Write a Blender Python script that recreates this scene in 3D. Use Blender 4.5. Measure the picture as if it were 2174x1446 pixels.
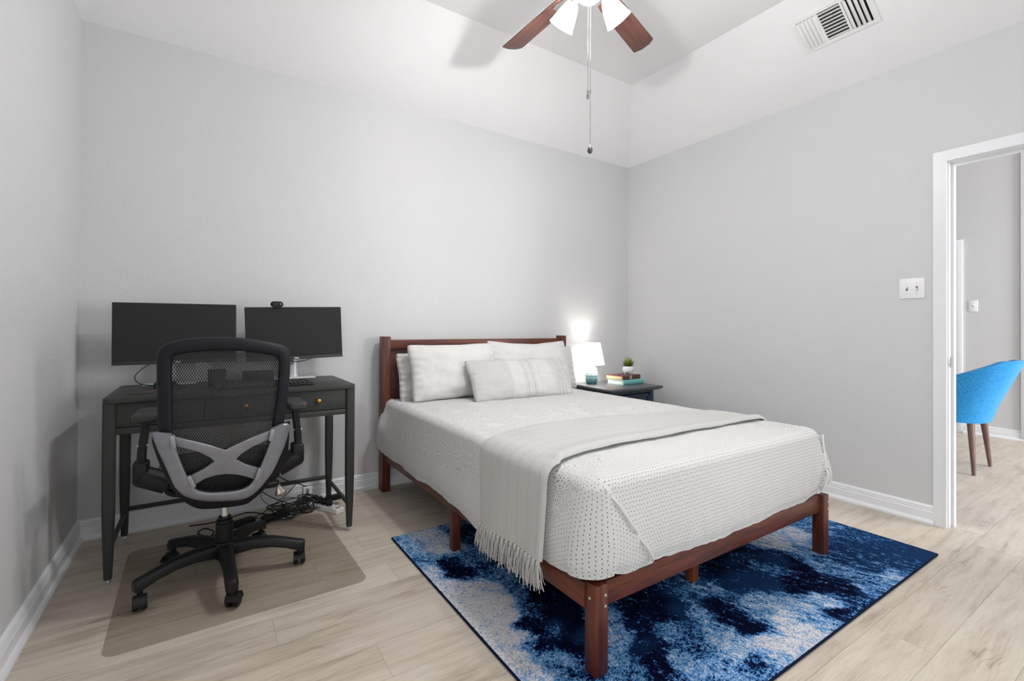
import bpy, bmesh, math, random
import numpy as np
from mathutils import Vector, Matrix, Euler, noise as mnoise

for o in list(bpy.data.objects):
    bpy.data.objects.remove(o, do_unlink=True)
random.seed(7)
scene = bpy.context.scene
COL = scene.collection
PI = math.pi

# ------------------------------------------------------------------ camera
def cam_setup():
    yaw, pitch, roll, f, py0 = 0.5797, 0.0061, 0.0050, 1000.15, 691.02
    fw = Vector((math.sin(yaw)*math.cos(pitch), math.cos(yaw)*math.cos(pitch), math.sin(pitch)))
    r = Vector((math.cos(yaw), -math.sin(yaw), 0)); u = r.cross(fw)
    r2 = r*math.cos(roll)+u*math.sin(roll); u2 = -r*math.sin(roll)+u*math.cos(roll)
    cd = bpy.data.cameras.new('camera'); co = bpy.data.objects.new('camera', cd); COL.objects.link(co)
    m = Matrix((r2, u2, -fw)).transposed().to_4x4(); m.translation = Vector((-3.4437, -3.2082, 1.09))
    co.matrix_world = m
    cd.sensor_fit = 'HORIZONTAL'; cd.sensor_width = 36; cd.lens = 36*f/2174
    cd.shift_y = (py0-723)/2174; cd.clip_start = .02
    scene.camera = co
cam_setup()

# ------------------------------------------------------------------ light and exposure
w = bpy.data.worlds.new('world'); scene.world = w; w.use_nodes = True
w.node_tree.nodes['Background'].inputs[0].default_value = (.85, .92, 1, 1)
w.node_tree.nodes['Background'].inputs[1].default_value = .6
vs = scene.view_settings
vs.view_transform = 'Standard'; vs.look = 'None'; vs.gamma = 1; vs.exposure = 0.13; vs.use_curve_mapping = False
def area(name, loc, direction, sx, sy, power, color=(1, 1, 1)):
    l = bpy.data.lights.new(name, 'AREA'); l.shape = 'RECTANGLE'; l.size = sx; l.size_y = sy
    l.energy = power; l.color = color
    o = bpy.data.objects.new(name, l); COL.objects.link(o); o.location = loc
    o.rotation_euler = Vector(direction).to_track_quat('-Z', 'Y').to_euler()
    return o
ADDED_WIN = (-4.45, -3.45, .75, 2.15)   # unseen window added to both side walls to let in fill: y0,y1,z0,z1
area('added_fill_right', (.085, -3.95, 1.45), (-1, 0, 0), .95, 1.35, 21, (.95, .975, 1))  # added fill, shining through the unseen right-hand window
area('added_fill_left', (-4.058, -3.95, 1.45), (1, 0, 0), .95, 1.35, 38, (.95, .975, 1))  # added fill from the left, through a second unseen window
area('living_room_window_daylight', (2.35, -6.05, 1.55), (0, 1, 0), 1.85, 2.2, 215, (.97, .985, 1))

# ------------------------------------------------------------------ mesh helpers
def newbm(): return bmesh.new()
def merge(bm, tmp, M=None):
    me = bpy.data.meshes.new('t'); tmp.to_mesh(me)
    if M is not None: me.transform(M)
    bm.from_mesh(me); bpy.data.meshes.remove(me); tmp.free()
    return bm
def box(bm, a, b, bev=0, seg=2, M=None):
    """box from corner a to corner b"""
    t = newbm(); bmesh.ops.create_cube(t, size=1)
    c = [(a[i]+b[i])/2 for i in range(3)]; s = [abs(b[i]-a[i]) for i in range(3)]
    for v in t.verts: v.co = Vector((v.co.x*s[0]+c[0], v.co.y*s[1]+c[1], v.co.z*s[2]+c[2]))
    if bev: bmesh.ops.bevel(t, geom=t.edges[:], offset=min(bev, min(s)*.49), segments=seg, profile=.5, affect='EDGES')
    return merge(bm, t, M)
def basis(d):
    d = Vector(d).normalized(); a = Vector((0, 0, 1)) if abs(d.z) < .9 else Vector((1, 0, 0))
    x = d.cross(a).normalized(); return x, d.cross(x).normalized()
def rings(bm, rs, cap=True, close=False):
    V = [[bm.verts.new(p) for p in r] for r in rs]; n = len(rs[0])
    for i in range(len(V)-1+(1 if close else 0)):
        A, B = V[i], V[(i+1) % len(V)]
        for j in range(n): bm.faces.new((A[j], A[(j+1) % n], B[(j+1) % n], B[j]))
    if cap and not close:
        bm.faces.new(V[0][::-1]); bm.faces.new(V[-1])
    return V
def cyl(bm, a, b, r0, r1=None, n=20, cap=True):
    r1 = r0 if r1 is None else r1; a, b = Vector(a), Vector(b); x, y = basis(b-a)
    rings(bm, [[p+(x*math.cos(t)+y*math.sin(t))*r for t in [2*PI*k/n for k in range(n)]] for p, r in ((a, r0), (b, r1))], cap)
def smoothpath(pts, k=6):
    P = [Vector(p) for p in pts]; P = [P[0]*2-P[1]]+P+[P[-1]*2-P[-2]]; out = []
    for i in range(1, len(P)-2):
        for s in range(k):
            t = s/k; a, b, c, d = P[i-1:i+3]
            out.append(.5*((2*b)+(c-a)*t+(2*a-5*b+4*c-d)*t*t+(3*b-a-3*c+d)*t**3))
    out.append(P[-2]); return out
def tube(bm, pts, r, n=8, k=6, smooth=True, sy=1.0, up=None):
    P = smoothpath(pts, k) if smooth else [Vector(p) for p in pts]
    m = len(P); R = r if callable(r) else (lambda t: r)
    prev = None; rs = []
    for i, p in enumerate(P):
        d = (P[min(i+1, m-1)]-P[max(i-1, 0)]).normalized()
        if up is not None: x = d.cross(Vector(up)).normalized()
        elif prev is None: x = basis(d)[0]
        else: x = (prev-d*prev.dot(d)).normalized()
        prev = x; y = d.cross(x); rr = R(i/(m-1))
        rs.append([p+x*math.cos(2*PI*j/n)*rr+y*math.sin(2*PI*j/n)*rr*sy for j in range(n)])
    rings(bm, rs)
def lathe(bm, prof, c=(0, 0, 0), n=32, M=None, cap=False):
    t = newbm() if M is not None else bm
    rs = [[Vector((r*math.cos(2*PI*j/n)+c[0], r*math.sin(2*PI*j/n)+c[1], z+c[2])) for j in range(n)] for r, z in prof]
    rings(t, rs, cap)
    if M is not None: merge(bm, t, M)
def sphere(bm, c, r, sc=(1, 1, 1), u=16, v=10):
    t = newbm(); bmesh.ops.create_uvsphere(t, u_segments=u, v_segments=v, radius=r)
    for q in t.verts: q.co = Vector((q.co.x*sc[0]+c[0], q.co.y*sc[1]+c[1], q.co.z*sc[2]+c[2]))
    merge(bm, t)
def prism(bm, poly, th, fn, bev=0.0, seg=2):
    """poly: 2D outline; fn(u, v, w) -> 3D with w in 0..th"""
    t = newbm(); n = len(poly)
    A = [t.verts.new(fn(p[0], p[1], 0)) for p in poly]; B = [t.verts.new(fn(p[0], p[1], th)) for p in poly]
    fa = t.faces.new(A); fb = t.faces.new(B[::-1])
    for i in range(n): t.faces.new((A[i], B[i], B[(i+1) % n], A[(i+1) % n]))
    bmesh.ops.recalc_face_normals(t, faces=t.faces[:])
    if bev:
        es = set(fa.edges) | set(fb.edges)
        bmesh.ops.bevel(t, geom=list(es), offset=bev, segments=seg, profile=.5, affect='EDGES')
    bmesh.ops.triangulate(t, faces=[f for f in t.faces if len(f.verts) > 4])
    merge(bm, t)
def grid(bm, nu, nv, fn, close_u=False, uv=None):
    V = [[bm.verts.new(fn(i/(nu-1 if not close_u else nu), j/(nv-1))) for j in range(nv)] for i in range(nu)]
    F = []
    for i in range(nu-1 if not close_u else nu):
        for j in range(nv-1):
            F.append(bm.faces.new((V[i][j], V[(i+1) % nu][j], V[(i+1) % nu][j+1], V[i][j+1])))
    if uv is not None:
        L = bm.loops.layers.uv.verify(); k = 0
        for i in range(nu-1 if not close_u else nu):
            for j in range(nv-1):
                for lp, (a, b) in zip(F[k].loops, ((i, j), (i+1, j), (i+1, j+1), (i, j+1))):
                    lp[L].uv = uv(a/(nu-1 if not close_u else nu), b/(nv-1))
                k += 1
    return V
def finish(bm, name, mat, parent=None, ang=35, recalc=True, loc=None):
    if recalc: bmesh.ops.recalc_face_normals(bm, faces=bm.faces[:])
    me = bpy.data.meshes.new(name); bm.to_mesh(me); bm.free()
    me.polygons.foreach_set('use_smooth', [True]*len(me.polygons))
    me.set_sharp_from_angle(angle=math.radians(ang))
    if mat is not None: me.materials.append(mat)
    o = bpy.data.objects.new(name, me); COL.objects.link(o)
    if parent is not None: o.parent = parent
    if loc is not None: o.location = loc
    return o
def thing(name, label, cat, loc=(0, 0, 0), rotz=0, group=None):
    o = bpy.data.objects.new(name, None); COL.objects.link(o); o.empty_display_size = .1
    o.location = loc; o.rotation_euler = (0, 0, rotz); return tag(o, label, cat, group)
def tag(o, label, cat, group=None):
    o['label'] = label; o['category'] = cat
    if group: o['group'] = group
    return o
def struct(o): o['kind'] = 'structure'; return o
def copy_tree(o, parent=None):
    c = o.copy(); COL.objects.link(c); c.parent = parent
    for ch in [x for x in o.children]: copy_tree(ch, c)
    return c

# ------------------------------------------------------------------ material helpers
class X:
    """tiny expression wrapper for shader maths"""
    def __init__(s, nt, k): s.nt = nt; s.k = k
    def m(s, op, *a):
        n = s.nt.nodes.new('ShaderNodeMath'); n.operation = op
        for i, v in enumerate((s,)+a):
            if isinstance(v, X): s.nt.links.new(v.k, n.inputs[i])
            else: n.inputs[i].default_value = v
        return X(s.nt, n.outputs[0])
    def __add__(s, o): return s.m('ADD', o)
    __radd__ = __add__
    def __sub__(s, o): return s.m('SUBTRACT', o)
    def __mul__(s, o): return s.m('MULTIPLY', o)
    __rmul__ = __mul__
    def __truediv__(s, o): return s.m('DIVIDE', o)
    def floor(s): return s.m('FLOOR')
    def fract(s): return s.m('FRACT')
    def abs(s): return s.m('ABSOLUTE')
    def lt(s, o): return s.m('LESS_THAN', o)
    def gt(s, o): return s.m('GREATER_THAN', o)
    def min(s, o): return s.m('MINIMUM', o)
    def max(s, o): return s.m('MAXIMUM', o)
    def clamp(s):
        r = s.m('ADD', 0.0); r.k.node.use_clamp = True; return r
    def sstep(s, a, b):
        n = s.nt.nodes.new('ShaderNodeMapRange'); n.interpolation_type = 'SMOOTHSTEP'
        s.nt.links.new(s.k, n.inputs[0]); n.inputs[1].default_value = a; n.inputs[2].default_value = b
        return X(s.nt, n.outputs[0])
class Mat:
    def __init__(s, name, color=(.8, .8, .8), rough=.5, metal=0, spec=.5, **kw):
        s.mat = bpy.data.materials.new(name); s.mat.use_nodes = True; s.nt = s.mat.node_tree
        s.b = s.nt.nodes['Principled BSDF']
        s.b.inputs['Base Color'].default_value = (*color, 1); s.b.inputs['Roughness'].default_value = rough
        s.b.inputs['Metallic'].default_value = metal; s.b.inputs['Specular IOR Level'].default_value = spec
        for k, v in kw.items(): s.b.inputs[k].default_value = v
    def link(s, x, inp):
        s.nt.links.new(x.k if isinstance(x, X) else x, s.b.inputs[inp] if isinstance(inp, str) else inp)
    def coord(s, kind='Object', scale=(1, 1, 1), rot=(0, 0, 0), loc=(0, 0, 0)):
        n = s.nt.nodes.new('ShaderNodeTexCoord'); m = s.nt.nodes.new('ShaderNodeMapping')
        m.inputs['Scale'].default_value = scale; m.inputs['Rotation'].default_value = rot; m.inputs['Location'].default_value = loc
        s.nt.links.new(n.outputs[kind], m.inputs[0]); return m.outputs[0]
    def xyz(s, vec):
        n = s.nt.nodes.new('ShaderNodeSeparateXYZ'); s.nt.links.new(vec, n.inputs[0]); return [X(s.nt, o) for o in n.outputs]
    def comb(s, *a):
        n = s.nt.nodes.new('ShaderNodeCombineXYZ')
        for i, v in enumerate(a):
            if isinstance(v, X): s.nt.links.new(v.k, n.inputs[i])
            else: n.inputs[i].default_value = v
        return n.outputs[0]
    def noise(s, vec, scale=5, detail=3, rough=.5, dist=0):
        n = s.nt.nodes.new('ShaderNodeTexNoise'); s.nt.links.new(vec, n.inputs['Vector'])
        n.inputs['Scale'].default_value = scale; n.inputs['Detail'].default_value = detail
        n.inputs['Roughness'].default_value = rough; n.inputs['Distortion'].default_value = dist
        return X(s.nt, n.outputs[0])
    def voro(s, vec, scale=5, feat='F1', out='Distance', rnd=1):
        n = s.nt.nodes.new('ShaderNodeTexVoronoi'); s.nt.links.new(vec, n.inputs['Vector']); n.feature = feat
        n.inputs['Scale'].default_value = scale; n.inputs['Randomness'].default_value = rnd; return n.outputs[out]
    def attr(s, name):
        n = s.nt.nodes.new('ShaderNodeAttribute'); n.attribute_name = name; return n
    def ramp(s, x, stops, interp='LINEAR'):
        n = s.nt.nodes.new('ShaderNodeValToRGB'); n.color_ramp.interpolation = interp
        e = n.color_ramp.elements
        while len(e) < len(stops): e.new(.5)
        for i, (p, c) in enumerate(stops): e[i].position = p; e[i].color = (*c, 1)
        s.nt.links.new(x.k, n.inputs[0]); return n.outputs[0]
    def mix(s, f, a, b, mode='MIX'):
        n = s.nt.nodes.new('ShaderNodeMix'); n.data_type = 'RGBA'; n.blend_type = mode
        for i, v in ((0, f), (6, a), (7, b)):
            if isinstance(v, X): s.nt.links.new(v.k, n.inputs[i])
            elif isinstance(v, bpy.types.NodeSocket): s.nt.links.new(v, n.inputs[i])
            elif isinstance(v, tuple): n.inputs[i].default_value = (*v, 1)
            else: n.inputs[i].default_value = v
        return n.outputs[2]
    def bump(s, x, strength=.3, dist=.002):
        n = s.nt.nodes.new('ShaderNodeBump'); n.inputs['Strength'].default_value = strength; n.inputs['Distance'].default_value = dist
        s.nt.links.new(x.k, n.inputs['Height']); s.nt.links.new(n.outputs[0], s.b.inputs['Normal']); return s
def srgb(r, g, b):
    f = lambda c: (c/255/12.92 if c/255 <= .04045 else ((c/255+.055)/1.055)**2.4)
    return (f(r), f(g), f(b))

def paint(name, col, rough=.5, spec=.35, strength=.35):
    m = Mat(name, col, rough, spec=spec); c = m.coord('Object')
    n = m.noise(c, 75, 2, .55)+m.noise(c, 210, 2, .5)*.35
    m.bump(n, strength, .0035); return m.mat
M_wall = paint('wall_paint', srgb(207, 207, 208), .5, .4)
M_ceil = paint('ceiling_paint', srgb(238, 238, 239), .7, .2, .2)
M_trim = Mat('trim_white_paint', srgb(232, 233, 236), .35, spec=.5).mat
M_white = Mat('white_plastic', srgb(236, 236, 236), .35).mat
M_blackpl = Mat('black_plastic', (.007, .007, .008), .45, spec=.32); M_blackpl.bump(M_blackpl.noise(M_blackpl.coord(), 700, 1), .12, .0006); M_blackpl = M_blackpl.mat
M_frameblk = Mat('chair_frame_black', (.006, .007, .011), .5, spec=.3).mat
M_chrome = Mat('chrome', (.75, .75, .76), .18, 1).mat
M_silver = Mat('silver_plastic', (.36, .37, .40), .34, .55, spec=.5)
_n = M_silver.noise(M_silver.coord(), 30, 3); M_silver.link(M_silver.mix(_n.sstep(.35, .75)*.35, (.31, .32, .36), (.20, .21, .24)), 'Base Color'); M_silver = M_silver.mat
M_cable = Mat('cable_black', (.012, .012, .013), .45).mat
M_cablegrey = Mat('cable_grey', (.22, .22, .22), .5).mat
M_cablewhite = Mat('cable_white', (.7, .7, .7), .45).mat
M_desk = Mat('desk_charcoal_paint', srgb(56, 57, 55), .45, spec=.3); M_desk.bump(M_desk.noise(M_desk.coord(), 120, 2), .06, .001); M_desk = M_desk.mat
M_brass = Mat('brass', srgb(205, 150, 75), .32, .85).mat
M_screen = Mat('screen_panel', (.013, .014, .015), .5, spec=.3).mat
M_bezel = Mat('bezel_black', (.025, .025, .026), .5).mat
M_alum = Mat('matte_silver_metal', (.62, .62, .63), .38, .5).mat

def wood(name, c1, c2, axis='x', rough=.42, coat=.08, gs=1.0):
    m = Mat(name, c1, rough, spec=.5); m.b.inputs['Coat Weight'].default_value = coat; m.b.inputs['Coat Roughness'].default_value = .35
    sc = {'x': (1.2, 14, 14), 'y': (14, 1.2, 14), 'z': (14, 14, 1.2)}[axis]
    v = m.coord('Object', tuple(a*gs for a in sc))
    n = m.noise(v, 2.2, 6, .6, .6); n2 = m.noise(v, 9, 3, .6)
    m.link(m.mix((n*.75+n2*.25).sstep(.36, .66), c1, c2), 'Base Color'); m.bump(n2, .06, .001); return m.mat
CH1, CH2 = (.052, .0100, .0042), (.158, .031, .0100)
M_woodx = wood('mahogany_x', CH1, CH2, 'x'); M_woody = wood('mahogany_y', CH1, CH2, 'y'); M_woodz = wood('mahogany_z', CH1, CH2, 'z')
M_dwood = wood('mahogany_dark_end', (.03, .010, .006), (.06, .017, .009), 'z')
M_bladew = wood('fan_blade_wood', (.068, .025, .017), (.125, .050, .035), 'x', .4, .1, 1.2)
M_legw = wood('walnut_leg', srgb(100, 78, 70), srgb(128, 100, 92), 'z', .4, .1)

# ------------------------------------------------------------------ the room
H, S, RUN = 2.6533, .6241, .60
XL, YF = -3.973, -4.70
YL = -6.0
WT = .12
def wallmesh(name, boxes, mat):
    bm = newbm()
    for a, b in boxes: box(bm, a, b)
    return struct(finish(bm, name, mat))
wallmesh('wall_back', [((XL-WT, 0, 0), (WT, WT, H))], M_wall)
wallmesh('wall_left', [((XL-WT, ADDED_WIN[1], 0), (XL, 0, H)), ((XL-WT, YF, 0), (XL, ADDED_WIN[0], H)), ((XL-WT, ADDED_WIN[0], 0), (XL, ADDED_WIN[1], ADDED_WIN[2])), ((XL-WT, ADDED_WIN[0], ADDED_WIN[3]), (XL, ADDED_WIN[1], H))], M_wall)
wy0, wy1, wz0, wz1 = ADDED_WIN
DY0, DY1, DZ = -2.353, -3.17, 2.022
wallmesh('wall_right', [((0, DY0+.012, 0), (WT, 0, H)), ((0, DY1-.012, DZ+.012), (WT, DY0+.012, H)), ((0, wy1, 0), (WT, DY1-.012, H)), ((0, YF, 0), (WT, wy0, H)), ((0, wy0, 0), (WT, wy1, wz0)), ((0, wy0, wz1), (WT, wy1, H))], M_wall)
wallmesh('wall_front', [((XL-WT, YF-WT, 0), (WT, YF, H))], M_wall)
# hipped ceiling: flat centre, four sloping sides
bm = newbm()
zt = H+S*RUN
P = [(XL, YF), (0, YF), (0, 0), (XL, 0)]; Q = [(XL+RUN, YF+RUN), (-RUN, YF+RUN), (-RUN, -RUN), (XL+RUN, -RUN)]
lo = [bm.verts.new((*p, H)) for p in P]; hi = [bm.verts.new((*q, zt)) for q in Q]
P2 = [(XL-WT, YF-WT), (WT, YF-WT), (WT, WT), (XL-WT, WT)]
lo2 = [bm.verts.new((*p, H)) for p in P2]; hi2 = [bm.verts.new((*p, zt+.1)) for p in P2]
for i in range(4):
    j = (i+1) % 4
    bm.faces.new((lo[i], lo[j], hi[j], hi[i])); bm.faces.new((lo2[i], lo2[j], lo[j], lo[i])); bm.faces.new((hi2[i], hi2[j], lo2[j], lo2[i]))
bm.faces.new(hi); bm.faces.new(hi2[::-1])
struct(finish(bm, 'ceiling', M_ceil, ang=5))

# unseen windows added in the side walls to supply daylight
bm = newbm()
wm = (wy0+wy1)/2
for a, b in [((.02, wy0, wz0), (.07, wy0+.05, wz1)), ((.02, wy1-.05, wz0), (.07, wy1, wz1)), ((.02, wy0+.05, wz0), (.07, wy1-.05, wz0+.05)), ((.02, wy0+.05, wz1-.05), (.07, wy1-.05, wz1)), ((.03, wy0+.05, (wz0+wz1)/2-.02), (.06, wy1-.05, (wz0+wz1)/2+.02))]:
    box(bm, a, b)
added_win = struct(finish(bm, 'added_window_1', M_trim))
gm = bpy.data.materials.new('added_window_glass'); gm.use_nodes = True; nt = gm.node_tree; nt.nodes.clear()
o_ = nt.nodes.new('ShaderNodeOutputMaterial'); tr = nt.nodes.new('ShaderNodeBsdfTransparent'); gl = nt.nodes.new('ShaderNodeBsdfGlossy'); mx = nt.nodes.new('ShaderNodeMixShader')
gl.inputs['Roughness'].default_value = .02; mx.inputs[0].default_value = .06
nt.links.new(tr.outputs[0], mx.inputs[1]); nt.links.new(gl.outputs[0], mx.inputs[2]); nt.links.new(mx.outputs[0], o_.inputs[0])
bm = newbm(); box(bm, (.043, wy0+.05, wz0+.05), (.047, wy1-.05, wz1-.05)); finish(bm, 'added_window_pane', gm, added_win)
bm = newbm()
for a, b in [((.02, wy0, wz0), (.07, wy0+.05, wz1)), ((.02, wy1-.05, wz0), (.07, wy1, wz1)), ((.02, wy0+.05, wz0), (.07, wy1-.05, wz0+.05)), ((.02, wy0+.05, wz1-.05), (.07, wy1-.05, wz1)), ((.03, wy0+.05, (wz0+wz1)/2-.02), (.06, wy1-.05, (wz0+wz1)/2+.02))]:
    box(bm, (XL-b[0], a[1], a[2]), (XL-a[0], b[1], b[2]))
added_win2 = struct(finish(bm, 'added_window_2', M_trim))  # mirrored copy, added for the fill from the left
bm = newbm(); box(bm, (XL-.047, wy0+.05, wz0+.05), (XL-.043, wy1-.05, wz1-.05)); finish(bm, 'added_window_pane', gm, added_win2)

# floor planks: one continuous mesh, one quad per plank
def make_floor():
    W_, L_ = .1775, 1.22; y0 = -1.7715
    known = {0: -2.94, 2: -3.222, 3: -2.726, 4: -3.012, -4: -1.18, -5: -1.375}
    x_lo, x_hi, y_lo, y_hi = XL-.05, 6.6, YL-.1, 3.2
    vs_, fs, uvs, rn = [], [], [], []; rr = random.Random(3)
    k0, k1 = math.floor((y_lo-y0)/W_), math.ceil((y_hi-y0)/W_)
    for k in range(k0, k1):
        ya, yb = y0+k*W_, y0+(k+1)*W_
        off = known.get(k, rr.uniform(-3.9, -2.7))
        n = math.ceil((off-x_lo)/L_); xs = off-n*L_
        while xs < x_hi:
            a, b = max(xs, x_lo), min(xs+L_, x_hi)
            if b > a:
                q = len(vs_); vs_ += [(a, ya, 0), (b, ya, 0), (b, yb, 0), (a, yb, 0)]; fs.append((q, q+1, q+2, q+3))
                uvs += [(a-xs, 0), (b-xs, 0), (b-xs, W_), (a-xs, W_)]; rn.append(rr.random())
            xs += L_
    me = bpy.data.meshes.new('floor'); me.from_pydata(vs_, [], fs)
    ul = me.uv_layers.new(name='UVMap'); ul.data.foreach_set('uv', [c for u in uvs for c in u])
    at = me.attributes.new('plank_tone', 'FLOAT', 'FACE'); at.data.foreach_set('value', rn)
    m = Mat('oak_planks', rough=.42, spec=.35)
    u, v, _ = m.xyz(m.coord('UV')); r = X(m.nt, m.attr('plank_tone').outputs['Fac'])
    vec = m.comb(u*1.1+r*91, v*9, r*57)
    warp = m.noise(m.comb(u*1.6+r*33, v*4, r*13), 1.6, 3, .5)
    g1 = m.noise(m.comb(u*.9+r*91+warp*.5, v*13+warp*1.0, r*57), 2.0, 6, .66, .2)
    g2 = m.noise(m.comb(u*4+r*20, v*90, r*5), 3.0, 3, .6)
    g3 = m.noise(m.comb(u*2.2+r*51, v*5, r*9), 1.7, 2, .5)
    # cathedral grain lines
    w2 = m.noise(m.comb(u*1.7+r*71, v*5.5, r*23), 1.9, 2, .5)
    rg = ((w2*58+v*420+u*6).m('SINE')*.5+.5).m('POWER', 2.5)
    knot = m.noise(m.comb(u*1.3+r*77, v*3.5, r*31), 2.3, 1, .5).sstep(.58, .78)
    t = g1.sstep(.30, .78)*.40+g2.sstep(.35, .8)*.20+g3.sstep(.4, .8)*.20+rg*(knot*.24+.035)+knot*.06+(r-.5)*.15+.03
    col = m.ramp(t, [(.05, srgb(209, 199, 185)), (.36, srgb(194, 182, 167)), (.62, srgb(167, 154, 139)), (.92, srgb(130, 118, 104))])
    e = u.min(u.m('MULTIPLY', -1.0)+L_).min(v).min(v.m('MULTIPLY', -1.0)+W_)
    seam = e.lt(.0011)
    m.link(m.mix(seam*.42, col, srgb(104, 92, 80)), 'Base Color')
    m.bump(seam*-1.0+g2*.1, .25, .0012)
    me.materials.append(m.mat)
    o = bpy.data.objects.new('floor', me); COL.objects.link(o); struct(o)
make_floor()

# baseboards: moulded profile swept along a wall   (profile: distance from wall, height)
BPROF = [(0, 0), (.028, 0), (.028, .012), (.022, .022), (.0145, .026), (.0145, .066), (.011, .072), (.013, .078), (.010, .086), (.0115, .092), (.006, .101), (0, .104)]
def baseboard(name, a, b, inward, mit=(0, 0), kind=True):
    bm = newbm(); a, b, n = Vector(a), Vector(b), Vector(inward); d = (b-a).normalized(); rs = []
    for p, s in ((a, mit[0]), (b, -mit[1])):
        rs.append([p+n*q+Vector((0, 0, h))+d*s*q for q, h in BPROF])
    rings(bm, rs)
    return struct(finish(bm, name, M_trim, ang=20))
CO = .0585  # casing width
baseboard('baseboard_back', (XL, 0, 0), (0, 0, 0), (0, -1, 0), (1, 1))
baseboard('baseboard_left', (XL, YF, 0), (XL, 0, 0), (1, 0, 0), (1, 1))
baseboard('baseboard_right', (0, 0, 0), (0, DY0+CO+.001, 0), (-1, 0, 0), (1, 0))
baseboard('baseboard_front', (XL, YF, 0), (0, YF, 0), (0, 1, 0), (1, 1))

# doorway
def casing(name, x, ya, yb, zt, nx, w_=.0585, t=.016):
    """ya>yb ; nx=-1 faces -x. casing on plane x around opening"""
    bm = newbm()
    for s, y in ((1, ya), (-1, yb)):
        prism(bm, [(y+s*.013, 0), (y+s*w_, 0), (y+s*w_, zt+w_), (y+s*.013, zt+.013)], t, lambda u, v, q: Vector((x+nx*q, u, v)))
        prism(bm, [(y, 0), (y+s*.013, 0), (y+s*.013, zt+.013), (y, zt)], t+.004, lambda u, v, q: Vector((x+nx*q, u, v)))
    prism(bm, [(ya+.013, zt+.013), (ya+w_, zt+w_), (yb-w_, zt+w_), (yb-.013, zt+.013)], t, lambda u, v, q: Vector((x+nx*q, u, v)))
    prism(bm, [(ya, zt), (ya+.013, zt+.013), (yb-.013, zt+.013), (yb, zt)], t+.004, lambda u, v, q: Vector((x+nx*q, u, v)))
    return struct(finish(bm, name, M_trim))
dr = casing('door_1', 0, DY0+.005, DY1-.005, DZ+.005-.0, -1)
bm = newbm()
box(bm, (-.001, DY0, 0), (WT+.001, DY0+.018, DZ), .001); box(bm, (-.001, DY1-.018, 0), (WT+.001, DY1, DZ), .001); box(bm, (-.001, DY1-.018, DZ+.0005), (WT+.001, DY0+.018, DZ+.018), .001)
box(bm, (.040, DY0-.012, 0), (.075, DY0+.002, DZ)); box(bm, (.040, DY1, 0), (.075, DY1+.012, DZ)); box(bm, (.040, DY1+.0125, DZ-.012), (.075, DY0-.0125, DZ+.001))
finish(bm, 'jamb', M_trim, dr)
bm = newbm(); box(bm, (.006, DY0-.002, .885), (.034, DY0+.001, .945), .001); box(bm, (-.004, DY0-.003, .895), (.008, DY0+.0005, .935), .002)
sp = finish(bm, 'strike_plate', M_chrome, dr); sp['label'] = 'chrome strike plate'

# the room beyond the doorway
H2 = 3.0; FX = 3.34
wallmesh('wall_far', [((FX, -2.07, 0), (FX+WT, -1.58-.95, H2)), ((FX, -1.575+.0, 2.06), (FX+WT, -.6, H2)), ((FX, -2.07, 0), (FX+WT, -1.575, H2)), ((FX, -.6, 0), (FX+WT, 3.1, H2))], M_wall)
wallmesh('wall_living_left', [((WT, 3.0, 0), (FX+WT, 3.12, H2))], M_wall)
wallmesh('wall_living_right', [((0, YL-WT, 0), (1.4, YL, H2)), ((3.3, YL-WT, 0), (6.6, YL, H2)), ((1.4, YL-WT, 2.65), (3.3, YL, H2)), ((1.4, YL-WT, 0), (3.3, YL, .45))], M_wall)
wallmesh('wall_living_near', [((0, WT, 0), (WT, 3.12, H2)), ((WT+.0, YF-WT, H), (WT+.02, WT, H2)), ((0, YL, 0), (WT, YF-WT, H2))], M_wall)
wallmesh('wall_living_end', [((6.48, YL, 0), (6.6, 3.1, H2))], M_wall)
wallmesh('wall_living_hall', [((FX+WT, -.5, 0), (6.6, -.38, H2))], M_wall)
bm = newbm(); box(bm, (0, YL-WT, H2), (6.6, 3.12, H2+.08)); struct(finish(bm, 'ceiling_living', M_ceil))
baseboard('baseboard_far', (FX, -1.64, 0), (FX, -2.53, 0), (-1, 0, 0))
# casing of a further door, and a tall trim board at the corner
bm = newbm(); prism(bm, [(-1.638, 0), (-1.578, 0), (-1.578, 2.0), (-.6, 2.0), (-.6, 2.062), (-1.638, 2.062)], .018, lambda u, v, q: Vector((FX-q, u, v)), .003); box(bm, (FX+.0, -1.577, 0), (FX+WT, -1.56, 2.0))
d2 = struct(finish(bm, 'door_2', M_trim))
bm = newbm(); box(bm, (FX+.05, -1.57, .01), (FX+.09, -.62, 2.0), .003)
finish(bm, 'door_leaf', M_trim, d2)
bm = newbm()
for z in (.35, 1.1, 1.72): box(bm, (FX-.006, -1.575, z), (FX+.05, -1.566, z+.09), .002)
finish(bm, 'hinges', M_chrome, d2)
bm = newbm(); box(bm, (FX-.025, -2.53, 0), (FX, -2.066, H2), .004); struct(finish(bm, 'trim_1', M_trim))

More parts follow.
